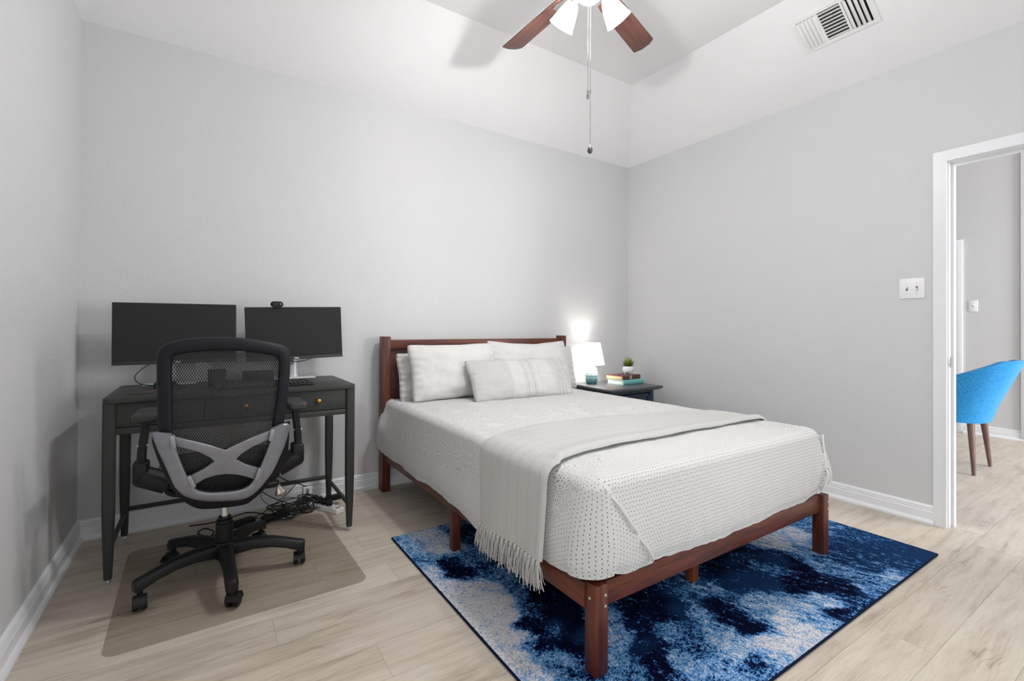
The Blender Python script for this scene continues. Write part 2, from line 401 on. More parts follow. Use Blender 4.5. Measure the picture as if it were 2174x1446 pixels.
# ------------------------------------------------------------------ wall and ceiling fixtures
def switch(loc, gangs, label, cat='light switch', w_=None, hh=.117):
    """plate facing -x, local y across, z up"""
    t = thing('light_switch', label, cat, loc)
    w_ = w_ or (.072+.046*(gangs-1)); bm = newbm(); box(bm, (-.006, -w_/2, -hh/2), (0, w_/2, hh/2), .003); finish(bm, 'cover_plate', M_white, t)
    for g in range(gangs):
        y = (g-(gangs-1)/2)*-.046; bm = newbm()
        box(bm, (-.0065, y-.0055, -.013), (-.005, y+.0055, .013)); pl = finish(bm, 'slot', Mat('switch_slot', (.25, .25, .25), .5).mat, t)
        bm = newbm(); box(bm, (-.017, y-.0045, .001 if g == 0 else -.012), (-.005, y+.0045, .012 if g == 0 else -.001), .0015); finish(bm, 'toggle', M_white, t)
        for z in (-.03, .03): bm = newbm(); cyl(bm, (-.0072, y, z), (-.005, y, z), .003, n=10); finish(bm, 'screw', M_alum, t)
    return t
switch((0, -2.192, 1.333), 2, 'white double light switch plate on grey wall beside the door casing')
switch((FX, -1.718, 1.35), 1, 'single white light switch on the far wall of the next room')

def make_vent():
    th = math.atan(S)
    ex = Vector((0, -1, 0)); ey = Vector((-math.cos(th), 0, math.sin(th))); ez = ex.cross(ey)
    c = Vector((-.379, -1.94, H+S*.379))
    t = thing('ceiling_vent', 'white metal air register with three louvre sections on the sloped ceiling', 'air vent')
    m = Matrix((ex, ey, ez)).transposed().to_4x4(); m.translation = c; t.matrix_world = m
    # ez points down into room?
    s = 1 if ez.z < 0 else -1
    W2, H2_ = .200, .118
    bm = newbm()
    for a, b in [((-W2, -H2_), (W2, -H2_+.024)), ((-W2, H2_-.024), (W2, H2_)), ((-W2, -H2_+.024), (-W2+.028, H2_-.024)), ((W2-.028, -H2_+.024), (W2, H2_-.024)), ((-.068, -H2_+.024), (-.056, H2_-.024)), ((.056, -H2_+.024), (.068, H2_-.024))]:
        box(bm, (*a, 0), (*b, s*.006))
    finish(bm, 'frame', M_white, t)
    bm = newbm(); box(bm, (-W2+.02, -H2_+.02, s*-.0005), (W2-.02, H2_-.02, s*.0008)); finish(bm, 'duct_shade_sheet', Mat('duct_shade', (.01, .01, .01), .9).mat, t)  # flat black sheet stands in for the shade inside the duct
    def louvre(c0, along, length, wid, tilt, name):
        b_ = newbm(); box(b_, (-length/2, -wid/2, -.0006), (length/2, wid/2, .0006), .0004)
        R_ = Matrix.Rotation(tilt, 4, 'X')
        A = Matrix.Rotation(PI/2 if along == 'y' else 0, 4, 'Z')
        for v in b_.verts: v.co = Matrix.Translation(Vector((*c0, s*.008))) @ A @ R_ @ v.co
        finish(b_, name, M_white, t)
    for k in range(5): louvre((-.16+k*.0215, 0), 'y', .186, .021, s*.45, 'louvre')
    for k in range(9): louvre((0, -.084+k*.021), 'x', .112, .0195, s*.55, 'louvre')
    for k in range(4): louvre((.080+k*.0245, 0), 'y', .186, .0225, s*-.50, 'louvre')
make_vent()

def emis(name, col, st, extra=None):
    m = Mat(name, col, .4); m.b.inputs['Emission Color'].default_value = (*col, 1); m.b.inputs['Emission Strength'].default_value = st; return m.mat
FAN_ST = 25
M_shadeglow = emis('frosted_glass_lit', (1, .985, .96), FAN_ST)
M_nickel = Mat('brushed_nickel', (.55, .55, .55), .3, 1).mat
def make_fan():
    cx, cy = -1.965, -1.59; zb = 2.70; zc = zt
    t = thing('ceiling_fan', 'ceiling fan with reddish wood blades and frosted glass lights over the bed', 'ceiling fan', (cx, cy, 0))
    bm = newbm(); lathe(bm, [(.0, zc-.065), (.035, zc-.063), (.06, zc-.04), (.068, zc-.004), (.068, zc)], n=32); finish(bm, 'canopy', M_nickel, t)
    bm = newbm(); cyl(bm, (0, 0, zb+.09), (0, 0, zc-.05), .013); finish(bm, 'downrod', M_nickel, t)
    bm = newbm(); lathe(bm, [(0, zb+.10), (.05, zb+.098), (.10, zb+.08), (.12, zb+.05), (.12, zb+.01), (.11, zb-.008), (.07, zb-.018), (.05, zb-.022), (0, zb-.022)], n=40); finish(bm, 'motor_housing', M_nickel, t)
    for k in range(5):
        a = math.radians(19+72*k); R_ = Matrix.Rotation(a, 4, 'Z') @ Matrix.Translation((0, 0, zb-.004)) @ Matrix.Rotation(math.radians(-12), 4, 'X')
        prof = [(.17, -.048), (.20, -.052), (.40, -.058), (.60, -.062), (.625, -.061), (.648, -.030), (.655, .020), (.645, .060), (.635, .063), (.40, .058), (.20, .052), (.17, .048)]
        bm = newbm(); prism(bm, prof, .006, lambda u, v, w: Vector((u, v, w)), .002)
        for v in bm.verts: v.co = Matrix.Translation((0, 0, zb-.004)) @ Matrix.Rotation(math.radians(-12), 4, 'X') @ v.co
        bl = finish(bm, 'blade', M_bladew, t); bl.rotation_euler = (0, 0, a)
        bm = newbm(); prism(bm, [(.09, -.016), (.15, -.02), (.20, -.04), (.235, -.03), (.24, 0), (.235, .03), (.20, .04), (.15, .02), (.09, .016)], .005, lambda u, v, w: Vector((u, v, -.0065+w)), .001)
        for v in bm.verts: v.co = Matrix.Translation((0, 0, zb-.004)) @ Matrix.Rotation(math.radians(-12), 4, 'X') @ v.co
        finish(bm, 'blade_bracket', M_nickel, bl)
    bm = newbm(); lathe(bm, [(0, zb-.02), (.045, zb-.02), (.048, zb-.04), (.050, zb-.055), (.046, zb-.085), (.030, zb-.102), (.010, zb-.108), (0, zb-.108)], n=32)
    kit = finish(bm, 'light_kit', M_nickel, t)
    for k in range(3):
        a = math.radians(107-120*k)
        d = Vector((math.cos(a), math.sin(a), 0)); dn = (d*.62+Vector((0, 0, -.78))).normalized()
        p0 = Vector((0, 0, zb-.045))+d*.04; p1 = p0+d*.026+Vector((0, 0, .004)); p2 = p1+dn*.03
        bm = newbm(); tube(bm, [p0, p1, p2], .009, 10); cyl(bm, p2-dn*.012, p2+dn*.014, .021, .024); finish(bm, 'lamp_holder', M_nickel, kit)
        Mx = Matrix.Translation(p2) @ dn.to_track_quat('Z', 'Y').to_matrix().to_4x4()
        bm = newbm(); lathe(bm, [(.026, .008), (.033, .020), (.042, .045), (.050, .075), (.058, .105), (.062, .118), (.059, .118), (.055, .104), (.047, .075), (.039, .045), (.030, .022), (.022, .012), (.0, .010)], n=32, M=Mx)
        finish(bm, 'glass_shade', M_shadeglow, t)
        pl = bpy.data.lights.new('fan_bulb', 'POINT'); pl.energy = 21; pl.shadow_soft_size = .022; pl.color = (1, .99, .98)
        po = bpy.data.objects.new('fan_bulb_light', pl); COL.objects.link(po); po.location = Vector((cx, cy, 0))+p2+dn*.112
    def chain(x, y, z0, z1, tip):
        bm = newbm(); n = int((z0-z1)/.0045)
        for i in range(n):
            z = z0-(z0-z1)*i/n; b_ = newbm(); bmesh.ops.create_icosphere(b_, subdivisions=1, radius=.0017)
            for v in b_.verts: v.co += Vector((x, y, z))
            merge(bm, b_)
        cyl(bm, (x, y, z1), (x, y, z0), .0006, n=5)
        if tip == 'drop': cyl(bm, (x, y, z0-.42), (x, y, z0-.405), .003, n=8)
        c_ = finish(bm, 'pull_chain', M_chainm, t)
        bm = newbm()
        if tip == 'drop': lathe(bm, [(0, 0), (.004, -.003), (.010, -.018), (.0125, -.027), (.0105, -.036), (.005, -.041), (0, -.042)], (x, y, z1), n=14)
        else: lathe(bm, [(0, 0), (.0045, 0), (.0045, -.018), (.0065, -.02), (.0068, -.033), (.004, -.039), (0, -.04)], (x, y, z1), n=14)
        finish(bm, 'pendant', M_chainm if tip != 'drop' else Mat('pendant_pewter', (.12, .12, .12), .35, .8).mat, c_)
    chain(.004, -.002, zb-.106, 1.938, 'drop'); chain(-.006, .003, zb-.106, 2.187, 'bob')
M_chainm = Mat('chain_metal', (.30, .30, .30), .3, 1).mat
make_fan()

# ------------------------------------------------------------------ rug
RX0, RX1, RY0, RY1, RZ = -2.622, -.465, -2.425, -.838, .011
RUG_PTS = [(-2.61,-0.91,0.5),(-2.47,-0.9,0.75),(-2.28,-0.84,0.5),(-2.57,-1.02,0.55),(-2.48,-1.08,0.8),(-2.42,-1.06,0.75),(-2.56,-1.14,0.45),(-2.28,-1.06,0.25),(-2.14,-1.01,0.12),(-2.27,-0.96,0.2),(-2.21,-1.22,0.45),(-2.51,-1.25,0.15),(-2.4,-1.27,0.4),(-2.38,-1.38,0.3),(-2.49,-1.34,0.08),(-2.21,-1.39,0.1),(-2.25,-1.56,0.08),(-2.27,-1.68,0.05),(-2.58,-1.26,0.7),(-2.57,-1.42,0.85),(-2.52,-1.5,0.85),(-2.44,-1.52,0.75),(-2.33,-1.44,0.45),(-2.34,-1.55,0.4),(-2.39,-1.75,0.3),(-2.56,-1.61,0.92),(-2.48,-1.62,0.92),(-2.48,-1.73,0.92),(-2.51,-1.84,0.85),(-2.56,-1.78,0.9),(-2.46,-1.79,0.12),(-2.43,-1.83,0.12),(-2.47,-1.92,0.12),(-2.49,-1.88,0.45),(-2.37,-1.87,0.3),(-2.32,-1.8,0.04),(-2.33,-1.89,0.03),(-2.38,-1.98,0.04),(-2.5,-1.98,0.5),(-2.58,-1.93,0.85),(-2.58,-2.01,0.75),(-2.45,-2.02,0.55),(-2.43,-2.08,0.3),(-2.16,-1.94,0.5),(-2.22,-2.02,0.6),(-2.32,-2.1,0.5),(-2.34,-2.16,0.45),(-2.02,-1.95,0.12),(-2.1,-2.0,0.12),(-1.98,-2.01,0.1),(-2.05,-2.11,0.45),(-2.16,-2.12,0.12),(-2.21,-2.2,0.12),(-2.14,-2.22,0.55),(-2.14,-2.29,0.5),(-2.09,-2.35,0.5),(-2.04,-2.2,0.35),(-1.91,-2.02,0.08),(-1.77,-2.0,0.35),(-1.69,-2.01,0.45),(-1.85,-2.1,0.5),(-1.78,-2.11,0.08),(-1.77,-2.19,0.1),(-1.78,-2.25,0.1),(-1.89,-2.24,0.6),(-1.68,-2.21,0.5),(-1.59,-2.19,0.6),(-1.93,-2.3,0.7),(-1.8,-2.33,0.85),(-1.62,-2.32,0.75),(-1.65,-2.36,0.8),(-1.88,-2.38,0.6),(-1.5,-2.29,0.6),(-1.38,-2.33,0.65),(-1.93,-2.35,0.3),(-1.55,-2.05,0.08),(-1.45,-2.08,0.06),(-1.44,-1.99,0.1),(-1.3,-2.08,0.35),(-1.19,-2.04,0.08),(-1.15,-2.12,0.1),(-1.35,-2.18,0.1),(-1.25,-2.25,0.1),(-1.09,-2.16,0.5),(-1.03,-2.25,0.45),(-1.0,-1.94,0.8),(-0.8,-1.94,0.75),(-0.67,-1.95,0.4),(-0.93,-2.04,0.55),(-0.81,-2.12,0.25),(-0.93,-2.21,0.3),(-0.59,-2.14,0.25),(-0.69,-2.2,0.2),(-0.59,-2.26,0.12),(-0.73,-2.34,0.2),(-0.57,-2.39,0.12),(-0.91,-2.33,0.2),(-1.04,-2.34,0.35),(-0.92,-2.37,0.6),(-1.11,-2.38,0.45),(-1.19,-2.33,0.1),(-1.41,-2.38,0.15),(-1.5,-2.39,0.5),(-1.26,-2.41,0.3),(-1.6,-1.3,.3),(-1.2,-1.6,.4),(-.8,-1.2,.5),(-1.9,-1.7,.2),(-.7,-1.7,.3)]
def make_rug():
    nx, ny = 200, 148
    xs = np.linspace(RX0, RX1, nx); ys = np.linspace(RY0, RY1, ny)
    gx, gy = np.meshgrid(xs, ys, indexing='ij')
    P = np.array(RUG_PTS)
    d2 = (gx[..., None]-P[:, 0])**2+(gy[..., None]-P[:, 1])**2
    wgt = 1/(d2+.0004)**2.4
    lum = (wgt*P[:, 2]).sum(-1)/wgt.sum(-1)
    bm = newbm(); lay = bm.verts.layers.float.new('lum')
    V = [[bm.verts.new((xs[i], ys[j], RZ)) for j in range(ny)] for i in range(nx)]
    for i in range(nx):
        for j in range(ny):
            V[i][j][lay] = float(lum[i, j]); V[i][j].co.z += .0010*mnoise.noise((xs[i]*60, ys[j]*60, 0))
    for i in range(nx-1):
        for j in range(ny-1): bm.faces.new((V[i][j], V[i+1][j], V[i+1][j+1], V[i][j+1]))
    edge = [V[i][0] for i in range(nx)]+[V[nx-1][j] for j in range(1, ny)]+[V[i][ny-1] for i in range(nx-2, -1, -1)]+[V[0][j] for j in range(ny-2, 0, -1)]
    low = []
    for v in edge:
        q = bm.verts.new((v.co.x, v.co.y, .001)); q[lay] = 0; low.append(q)
    for i in range(len(edge)):
        j = (i+1) % len(edge); bm.faces.new((edge[i], low[i], low[j], edge[j]))
    bm.faces.new(low)
    m = Mat('rug_pile', rough=.95, spec=.04)
    c = m.coord('Object'); l = X(m.nt, m.attr('lum').outputs['Fac'])
    x_, y_, z_ = m.xyz(c)
    wv = m.noise(c, 4, 2, .5)*.10
    a_, b_ = x_*.33-y_*.944+wv, x_*.944+y_*.33+wv
    streak = m.noise(m.comb(a_*1.0, b_*3.6, 0.0), 13, 5, .66)
    spark = X(m.nt, m.xyz(m.voro(c, 105, out='Color'))[1].k).gt(.90)
    med = m.noise(c, 34, 6, .74, .5)
    cell = X(m.nt, m.xyz(m.voro(c, 170, out='Color'))[0].k)
    cell2 = X(m.nt, m.xyz(m.voro(c, 330, out='Color'))[0].k)
    xw = m.xyz(c)[0].sstep(-2.1, -1.7)
    nz = (med-.5)*1.5*(xw*-.5+1.0)+(streak-.5)*2.3*(xw*.65+.2)+(cell-.5)*.30+(cell2-.5)*.30
    # speckles are strongest at middle tones
    v = (l-.5)*1.12+.475+nz*.80+spark*.17
    col = m.ramp(v, [(.0, (.0012, .0022, .013)), (.24, (.002, .006, .035)), (.32, (.006, .024, .12)), (.37, (.05, .18, .42)), (.48, (.09, .26, .52)), (.62, (.22, .38, .62)), (.74, (.44, .49, .60)), (.93, (.66, .65, .66))])
    zone = (xw*.0+m.xyz(c)[0].sstep(-1.15, -.75)*.8).max(m.noise(c, 3.2, 2, .5).sstep(.52, .66)*.75)
    col = m.mix((v.lt(.345))*zone, col, (.010, .040, .125))
    tone = cell2*.5+.72
    n = m.nt.nodes.new('ShaderNodeVectorMath'); n.operation = 'SCALE'; m.nt.links.new(col, n.inputs[0]); m.nt.links.new(tone.k, n.inputs['Scale'])
    m.link(n.outputs[0], 'Base Color')
    m.bump(cell*.6+cell2*.6, .8, .004)
    o = finish(bm, 'area_rug', m.mat, ang=60); tag(o, 'blue navy and white abstract area rug under the bed', 'rug')
    M_bind = Mat('rug_binding', (.004, .009, .034), .85, spec=.1); M_bind.bump(M_bind.noise(M_bind.coord(), 400, 1), .5, .002)
    bm = newbm(); r = .0045
    for a, b in [((RX0, RY0), (RX1, RY0)), ((RX1, RY0), (RX1, RY1)), ((RX1, RY1), (RX0, RY1)), ((RX0, RY1), (RX0, RY0))]:
        cyl(bm, (*a, .0058), (*b, .0058), .0052, n=10); sphere(bm, (*a, .0058), .0052)
    finish(bm, 'bound_edge', M_bind.mat, o)
make_rug()

# ------------------------------------------------------------------ bed
BX0, BX1, BYH, BYF = -2.448, -.895, -.045, -2.135
def make_bed():
    t = thing('bed_frame', 'dark reddish wooden platform bed frame with panelled headboard', 'bed', ((BX0+BX1)/2, (BYH+BYF)/2, 0))
    ox, oy = t.location.x, t.location.y
    def fb(name, a, b, mat, bev=.004, par=t):
        bm = newbm(); box(bm, (a[0]-ox, a[1]-oy, a[2]), (b[0]-ox, b[1]-oy, b[2]), bev); return finish(bm, name, mat, par)
    zr0, zr1 = .214, .292
    # headboard posts
    for x in (BX0, -.875-.052): fb('headboard_post', (x, -.135 if x == BX0 else -.125, 0), (x+.052, BYH-.005, 1.031), M_woodz)
    hb = fb('headboard_panel', (BX0+.05, -.085, .42), (-.925, -.065, .965), M_dwoodx, .002)
    fb('headboard_rail', (BX0+.051, -.108, .945), (-.926, -.052, 1.008), M_woodx)
    fb('headboard_rail', (BX0+.051, -.100, .30), (-.926, -.055, .44), M_woodx)
    # side rails and foot rail
    fb('side_rail', (BX0+.012, BYF+.045, zr0-.005), (BX0+.040, -.13, zr1), M_woody)
    fb('side_rail', (BX1-.040, BYF+.045, zr0-.005), (BX1-.012, -.12, zr1), M_woody)
    fb('foot_rail', (BX0+.048, BYF+.012, zr0), (BX1-.048, BYF+.040, zr1), M_woodx)
    # foot legs with a grooved corner
    for k, x in enumerate((BX0+.012, BX1-.068)):
        lg = fb('leg', (x+.006, BYF-.004, 0.012), (x+.060, BYF+.050, zr1+.004), M_woodz, .006)
        px_ = x+.0055 if k == 0 else x+.0605; sd = (-1, 0, 0) if k == 0 else (1, 0, 0)
        for p, d in (((x+.044, BYF-.0045, .262), (0, -1, 0)), ((x+.044, BYF-.0045, .228), (0, -1, 0)), ((px_, BYF+.024, .250), sd)):
            bm = newbm(); p = Vector(p)-Vector((ox, oy, 0)); cyl(bm, p-Vector(d)*.004, p+Vector(d)*.002, .0045, n=12)
            b_ = finish(bm, 'bolt', M_alum, lg); b_['label'] = 'steel bolt head'
    for x in (BX0+.016, BX1-.058): fb('leg', (x, -1.155, .012), (x+.042, -1.113, zr0), M_woodz)
    fb('leg', (-1.70, -1.955, .012), (-1.66, -1.915, .21), M_orangewood)
    fb('centre_rail', (-1.70, BYF+.04, .21), (-1.66, -.1, .235), M_orangewood)
    for k in range(12): 
        y = -.2-k*.165; fb('slat', (BX0+.04, y-.035, .237), (BX1-.04, y+.035, .252), M_orangewood, .002)
    return t
M_dwoodx = wood('mahogany_panel', (.045, .0100, .0050), (.095, .022, .0090), 'x')
M_orangewood = wood('stained_pine', (.14, .035, .010), (.22, .06, .02), 'z')
make_bed()

def fabric(name, col, sc=900, strength=.25, rough=.85, wr=0.0):
    m = Mat(name, col, rough, spec=.15); m.b.inputs['Sheen Weight'].default_value = .15
    c = m.coord('Object'); n = m.noise(c, sc, 1, .5)
    if wr: n = n+m.noise(c, 35, 3, .6)*wr
    m.bump(n, strength, .002); return m
bm = newbm(); box(bm, (-2.395, -2.085, .254), (-.945, -.115, .575), .05, 5)
M_matt = fabric('mattress_ticking', (.012, .012, .014), 500).mat
tag(finish(bm, 'mattress', M_matt), 'dark-edged mattress lying on the bed frame under the white quilt', 'mattress')

# ---- quilt
def quilt_mat():
    m = fabric('quilt_cotton', srgb(209, 208, 206), 700, .2)
    u, v, _ = m.xyz(m.coord('UV')); reg = X(m.nt, m.attr('region').outputs['Fac'])
    uvv = m.comb(u, v, 0.0)
    def rnd(s, a, b, seed):
        n = s.nt.nodes.new('ShaderNodeTexWhiteNoise'); s.nt.links.new(s.comb(a, b, float(seed)), n.inputs[0]); return X(s.nt, n.outputs[0])
    # regular rows of dashes (foot and borders)
    p, q = .0136, .0142
    iv = (v/p).floor(); uu = u/q+iv*.5
    ju = (rnd(m, uu.floor(), iv, 1)-.5)*.25; jv = (rnd(m, uu.floor(), iv, 2)-.5)*.2
    fu = ((uu.fract()-.5)+ju).abs(); fv = (((v/p).fract()-.5)+jv).abs()
    dash = fu.lt(.145)*fv.lt(.078)
    # floral: rows that swirl around blank petals
    w1 = m.noise(uvv, 5.5, 2, .5); w2 = m.noise(m.comb(u+7.3, v+2.1, 0.0), 5.5, 2, .5)
    u2 = u+w1*.16; v2 = v+w2*.16
    p2, q2 = .0092, .0098
    i2 = (v2/p2).floor(); uu2 = u2/q2+i2*.5
    r2 = rnd(m, uu2.floor(), i2, 4); j2 = (r2-.5)*.4; j3 = (rnd(m, uu2.floor(), i2, 5)-.5)*.4
    dash2 = (((uu2.fract()-.5)+j2).abs()).lt(.19)*((((v2/p2).fract()-.5)+j3).abs()).lt(.12)
    wob = m.noise(uvv, 30, 2, .5)
    d = X(m.nt, m.voro(uvv, 6.2, rnd=.9)); hole = (d+wob*.12).gt(.335)
    d2 = X(m.nt, m.voro(uvv, 14, rnd=.9)); hole2 = (d2+wob*.1).gt(.235)
    keep = rnd(m, uu2.floor(), i2, 6).lt(.86)
    dash2 = dash2*hole*hole2*keep
    dsh = dash*reg+dash2*(reg*-1.0+1.0)
    m.link(m.mix(dsh*.95, srgb(209, 208, 206), srgb(48, 48, 54)), 'Base Color')
    crease = m.noise(m.comb(u*18, v*60, 0.0), 2.2, 3, .6)
    m.bump(crease*.8+dsh*-1.2+m.noise(uvv, 700, 1)*.15, .5, .003)
    return m.mat
def lerpt(tab, t):
    for (a, x), (b, y) in zip(tab, tab[1:]):
        if t <= b: return x+(y-x)*((t-a)/(b-a) if b > a else 0)
    return tab[-1][1]
def make_quilt():
    x0, x1, yh, yf, r = -2.432, -.925, -.10, -2.128, .075; zt_ = .612
    # perimeter samples: (x, y, nx, ny, side, tpos)
    per = []
    nL = 150
    for i in range(nL): y = yh+(yf+r-yh)*i/nL; per.append((x0, y, -1, 0, 'L', y))
    for i in range(14): a = PI+PI/2*i/14; per.append((x0+r+r*math.cos(a), yf+r+r*math.sin(a), math.cos(a), math.sin(a), 'CL', i/14))
    nF = 110
    for i in range(nF): x = x0+r+(x1-x0-2*r)*i/nF; per.append((x, yf, 0, -1, 'F', x))
    for i in range(14): a = -PI/2+PI/2*i/14; per.append((x1-r+r*math.cos(a), yf+r+r*math.sin(a), math.cos(a), math.sin(a), 'CR', i/14))
    for i in range(nL): y = yf+r+(yh-yf-r)*i/nL; per.append((x1, y, 1, 0, 'R', y))
    nH = 60
    for i in range(nH): x = x1+(x0-x1)*i/nH; per.append((x, yh, 0, 1, 'H', x))
    N = len(per)
    hemL = [(-2.06, .312), (-2.0, .305), (-1.94, .30), (-1.7, .262), (-1.45, .232), (-1.22, .246), (-1.0, .262), (-.68, .262), (-.45, .272), (-.2, .285), (-.12, .30)]
    hemF = [(-2.36, .322), (-2.30, .300), (-2.19, .312), (-2.0, .300), (-1.73, .293), (-1.4, .300), (-1.146, .303), (-1.03, .335), (-.98, .36)]
    def hem(k):
        x, y, nx_, ny_, s, tp = per[k]
        if s == 'L': h = lerpt(hemL, y)
        elif s == 'CL': h = .312+.012*tp
        elif s == 'F': h = lerpt(hemF, x)
        elif s == 'CR': h = .365
        elif s == 'R': h = .34
        else: return zt_-.04
        return h+.010*mnoise.noise((x*5, y*5, 4.2))+.003*mnoise.noise((x*24, y*24, 1))
    def flare(k):
        x, y, nx_, ny_, s, tp = per[k]
        if s == 'H': return 0
        if s == 'L': return .030+.020*math.exp(-((y+.2)/.16)**2)-.012*math.exp(-((y+1.0)/.4)**2)
        if s == 'CL': return .035-.01*tp
        if s == 'F': return .012+.025*math.exp(-((x+.95)/.10)**2)
        return .035
    rb = .045; nr_top, nr_b, nr_s = 36, 7, 18
    bm = newbm(); UV = bm.loops.layers.uv.new('UVMap'); RG = bm.verts.layers.float.new('region')
    ctr = Vector(((x0+x1)/2, (yh+yf)/2)); half = (yh-yf)/2
    rows = []; meta = []
    def puff(x, y): return .0035*mnoise.noise((x*9, y*9, 1))+.0022*mnoise.noise((x*28, y*28, 3))
    def inner(x, y, tt):
        # shrink toward a central spine segment so cells stay even
        sp = Vector((ctr.x, max(min(y, yh-.7), yf+.7)))
        return sp+(Vector((x, y))-sp)*tt
    for a in range(nr_top+1):
        tt = .02+.98*a/nr_top; row = []; mt = []
        for k in range(N):
            x, y, nx_, ny_, s, tp = per[k]; e = Vector((x-nx_*rb, y-ny_*rb)); q = inner(e.x, e.y, tt)
            dc = min(1, (1-tt)*3); z = zt_+puff(q.x, q.y)+.004*dc
            row.append(Vector((q.x, q.y, z))); mt.append((q.x, q.y, 0))
        rows.append(row); meta.append(mt)
    for b in range(1, nr_b+1):
        an = PI/2*b/nr_b; row = []; mt = []
        for k in range(N):
            x, y, nx_, ny_, s, tp = per[k]; off = rb*math.sin(an)
            row.append(Vector((x-nx_*(rb-off), y-ny_*(rb-off), zt_-rb*(1-math.cos(an))+puff(x, y)*.6))); mt.append((x-nx_*rb, y-ny_*rb, rb*an))
        rows.append(row); meta.append(mt)
    for c in range(1, nr_s+1):
        f = c/nr_s; row = []; mt = []
        for k in range(N):
            x, y, nx_, ny_, s, tp = per[k]; h = hem(k); z = (zt_-rb)+(h-(zt_-rb))*f
            if s == 'H': row.append(Vector((x, y, z))); mt.append((x, y, .07+.1*f)); continue
            bul = .016*math.sin(PI*f)+.004
            o = flare(k)*f**1.4+bul*f**.3
            o += .009*f*mnoise.noise((x*7, y*7, z*3))+.005*mnoise.noise((x*22, y*22, z*10))*f
            if s == 'L': o += .024*math.exp(-((y+.16)/.07)**2)*math.exp(-((f-.45)/.25)**2)
            if f > .93: o -= .006
            row.append(Vector((x+nx_*o, y+ny_*o, z))); mt.append((x-nx_*rb, y-ny_*rb, rb*PI/2+(zt_-rb-z)))
        rows.append(row); meta.append(mt)
    # tuck the hem under
    last = rows[-1]; row = []
    for k in range(N): row.append(last[k]-Vector((per[k][2]*.012, per[k][3]*.012, -.004)))
    rows.append(row); meta.append(meta[-1])
    # seam lines of the folded corners on the foot
    zc_ = zt_-.02
    def region(k, r_):
        x, y, nx_, ny_, s, tp = per[k]; z = rows[r_][k].z; xx = rows[r_][k].x
        drop = meta[r_][k][2]
        if s == 'F':
            xs = -2.385+(zt_-z)/(zt_-.312)*.20
            return 1.0
        if s == 'CL': return 1.0 if drop > .02 else 0.0
        if s == 'L': return 1.0 if (drop > .235 or (y < -1.93 and drop > .10+(y+2.05)*1.2)) else 0.0
        if s in ('CR', 'R') and drop > .02: return 1.0
        return 0.0
    arc = [0.0]
    for k in range(1, N): arc.append(arc[-1]+math.hypot(per[k][0]-per[k-1][0], per[k][1]-per[k-1][1]))
    kR = max(k for k in range(N) if per[k][4] == 'R'); kR0 = min(k for k in range(N) if per[k][4] == 'R')
    V = []
    for r_, row in enumerate(rows):
        vr = []
        for k, p in enumerate(row):
            v = bm.verts.new(p); v[RG] = region(k, r_); vr.append(v)
        V.append(vr)
    def uvof(k, r_, mode):
        x, y, d = meta[r_][k]
        if mode == 'L': return (x-d, y)
        if mode == 'R': return (x+d, y)
        return (x, y-d)
    for r_ in range(len(rows)-1):
        for k in range(N):
            j = (k+1) % N; f = bm.faces.new((V[r_][k], V[r_][j], V[r_+1][j], V[r_+1][k]))
            s = per[k][4]; zmid = (rows[r_][k].z+rows[r_+1][k].z)/2; xm = rows[r_][k].x
            seam = -2.40+(zt_-zmid)/(zt_-.312)*.215; seamr = -.965-(zt_-zmid)/(zt_-.312)*.12+.03
            mode = 'L' if s == 'L' else 'R' if s == 'R' else 'T'
            if s in ('F', 'CL') and xm < seam and r_ >= nr_top: mode = 'L2'
            if s in ('CR', 'F') and xm > seamr and r_ >= nr_top: mode = 'L2'
            for lp, (kk, rr) in zip(f.loops, ((k, r_), (j, r_), (j, r_+1), (k, r_+1))):
                if mode == 'L2':
                    dd = meta[rr][kk][2]
                    if xm < -1.6: lp[UV].uv = (x0+rb-dd, yh-arc[kk])
                    else: lp[UV].uv = (x1-rb+dd, yf+r+arc[kk]-arc[kR0])
                else: lp[UV].uv = uvof(kk, rr, mode)
    bm.faces.new(V[0])
    # raise a stitched ridge along both folds: push vertices left of seam outward
    for r_ in range(nr_top+nr_b-1, len(rows)):
        for k in range(N):
            s = per[k][4]; p = V[r_][k].co; z = p.z
            if s == 'F' or s == 'CL':
                seam = -2.40+(zt_-z)/(zt_-.312)*.215; dx = p.x-seam
                if dx < .004: p.y -= .013*math.exp(min(0, dx)/.16)
            if s == 'F' or s == 'CR':
                seam = -.935-(zt_-z)/(zt_-.312)*.12; dx = seam-p.x
                if dx < .004: p.y -= .013
    lines = []
    for fs in (lambda z: -2.40+(zt_-z)/(zt_-.312)*.215, lambda z: -.935-(zt_-z)/(zt_-.312)*.12):
        pts = []
        for r_ in range(nr_top+nr_b-2, len(rows)-2):
            ks = [k for k in range(N) if per[k][4] == 'F']
            k = min(ks, key=lambda q: abs(V[r_][q].co.x-fs(V[r_][q].co.z))); p = V[r_][k].co
            pts.append((fs(p.z)-.003, p.y-.007, p.z))
        lines.append(pts)
    o = finish(bm, 'quilt', quilt_mat(), ang=80)
    tag(o, 'white quilt with small dark running stitches draped over the mattress', 'quilt')
    for pts in lines:
        b_ = newbm(); tube(b_, pts[::2]+[pts[-1]], .0042, 8, 3, sy=1); finish(b_, 'seam', fabric('seam_cotton', srgb(214, 213, 211), 500, .4).mat, o, ang=180)
make_quilt()

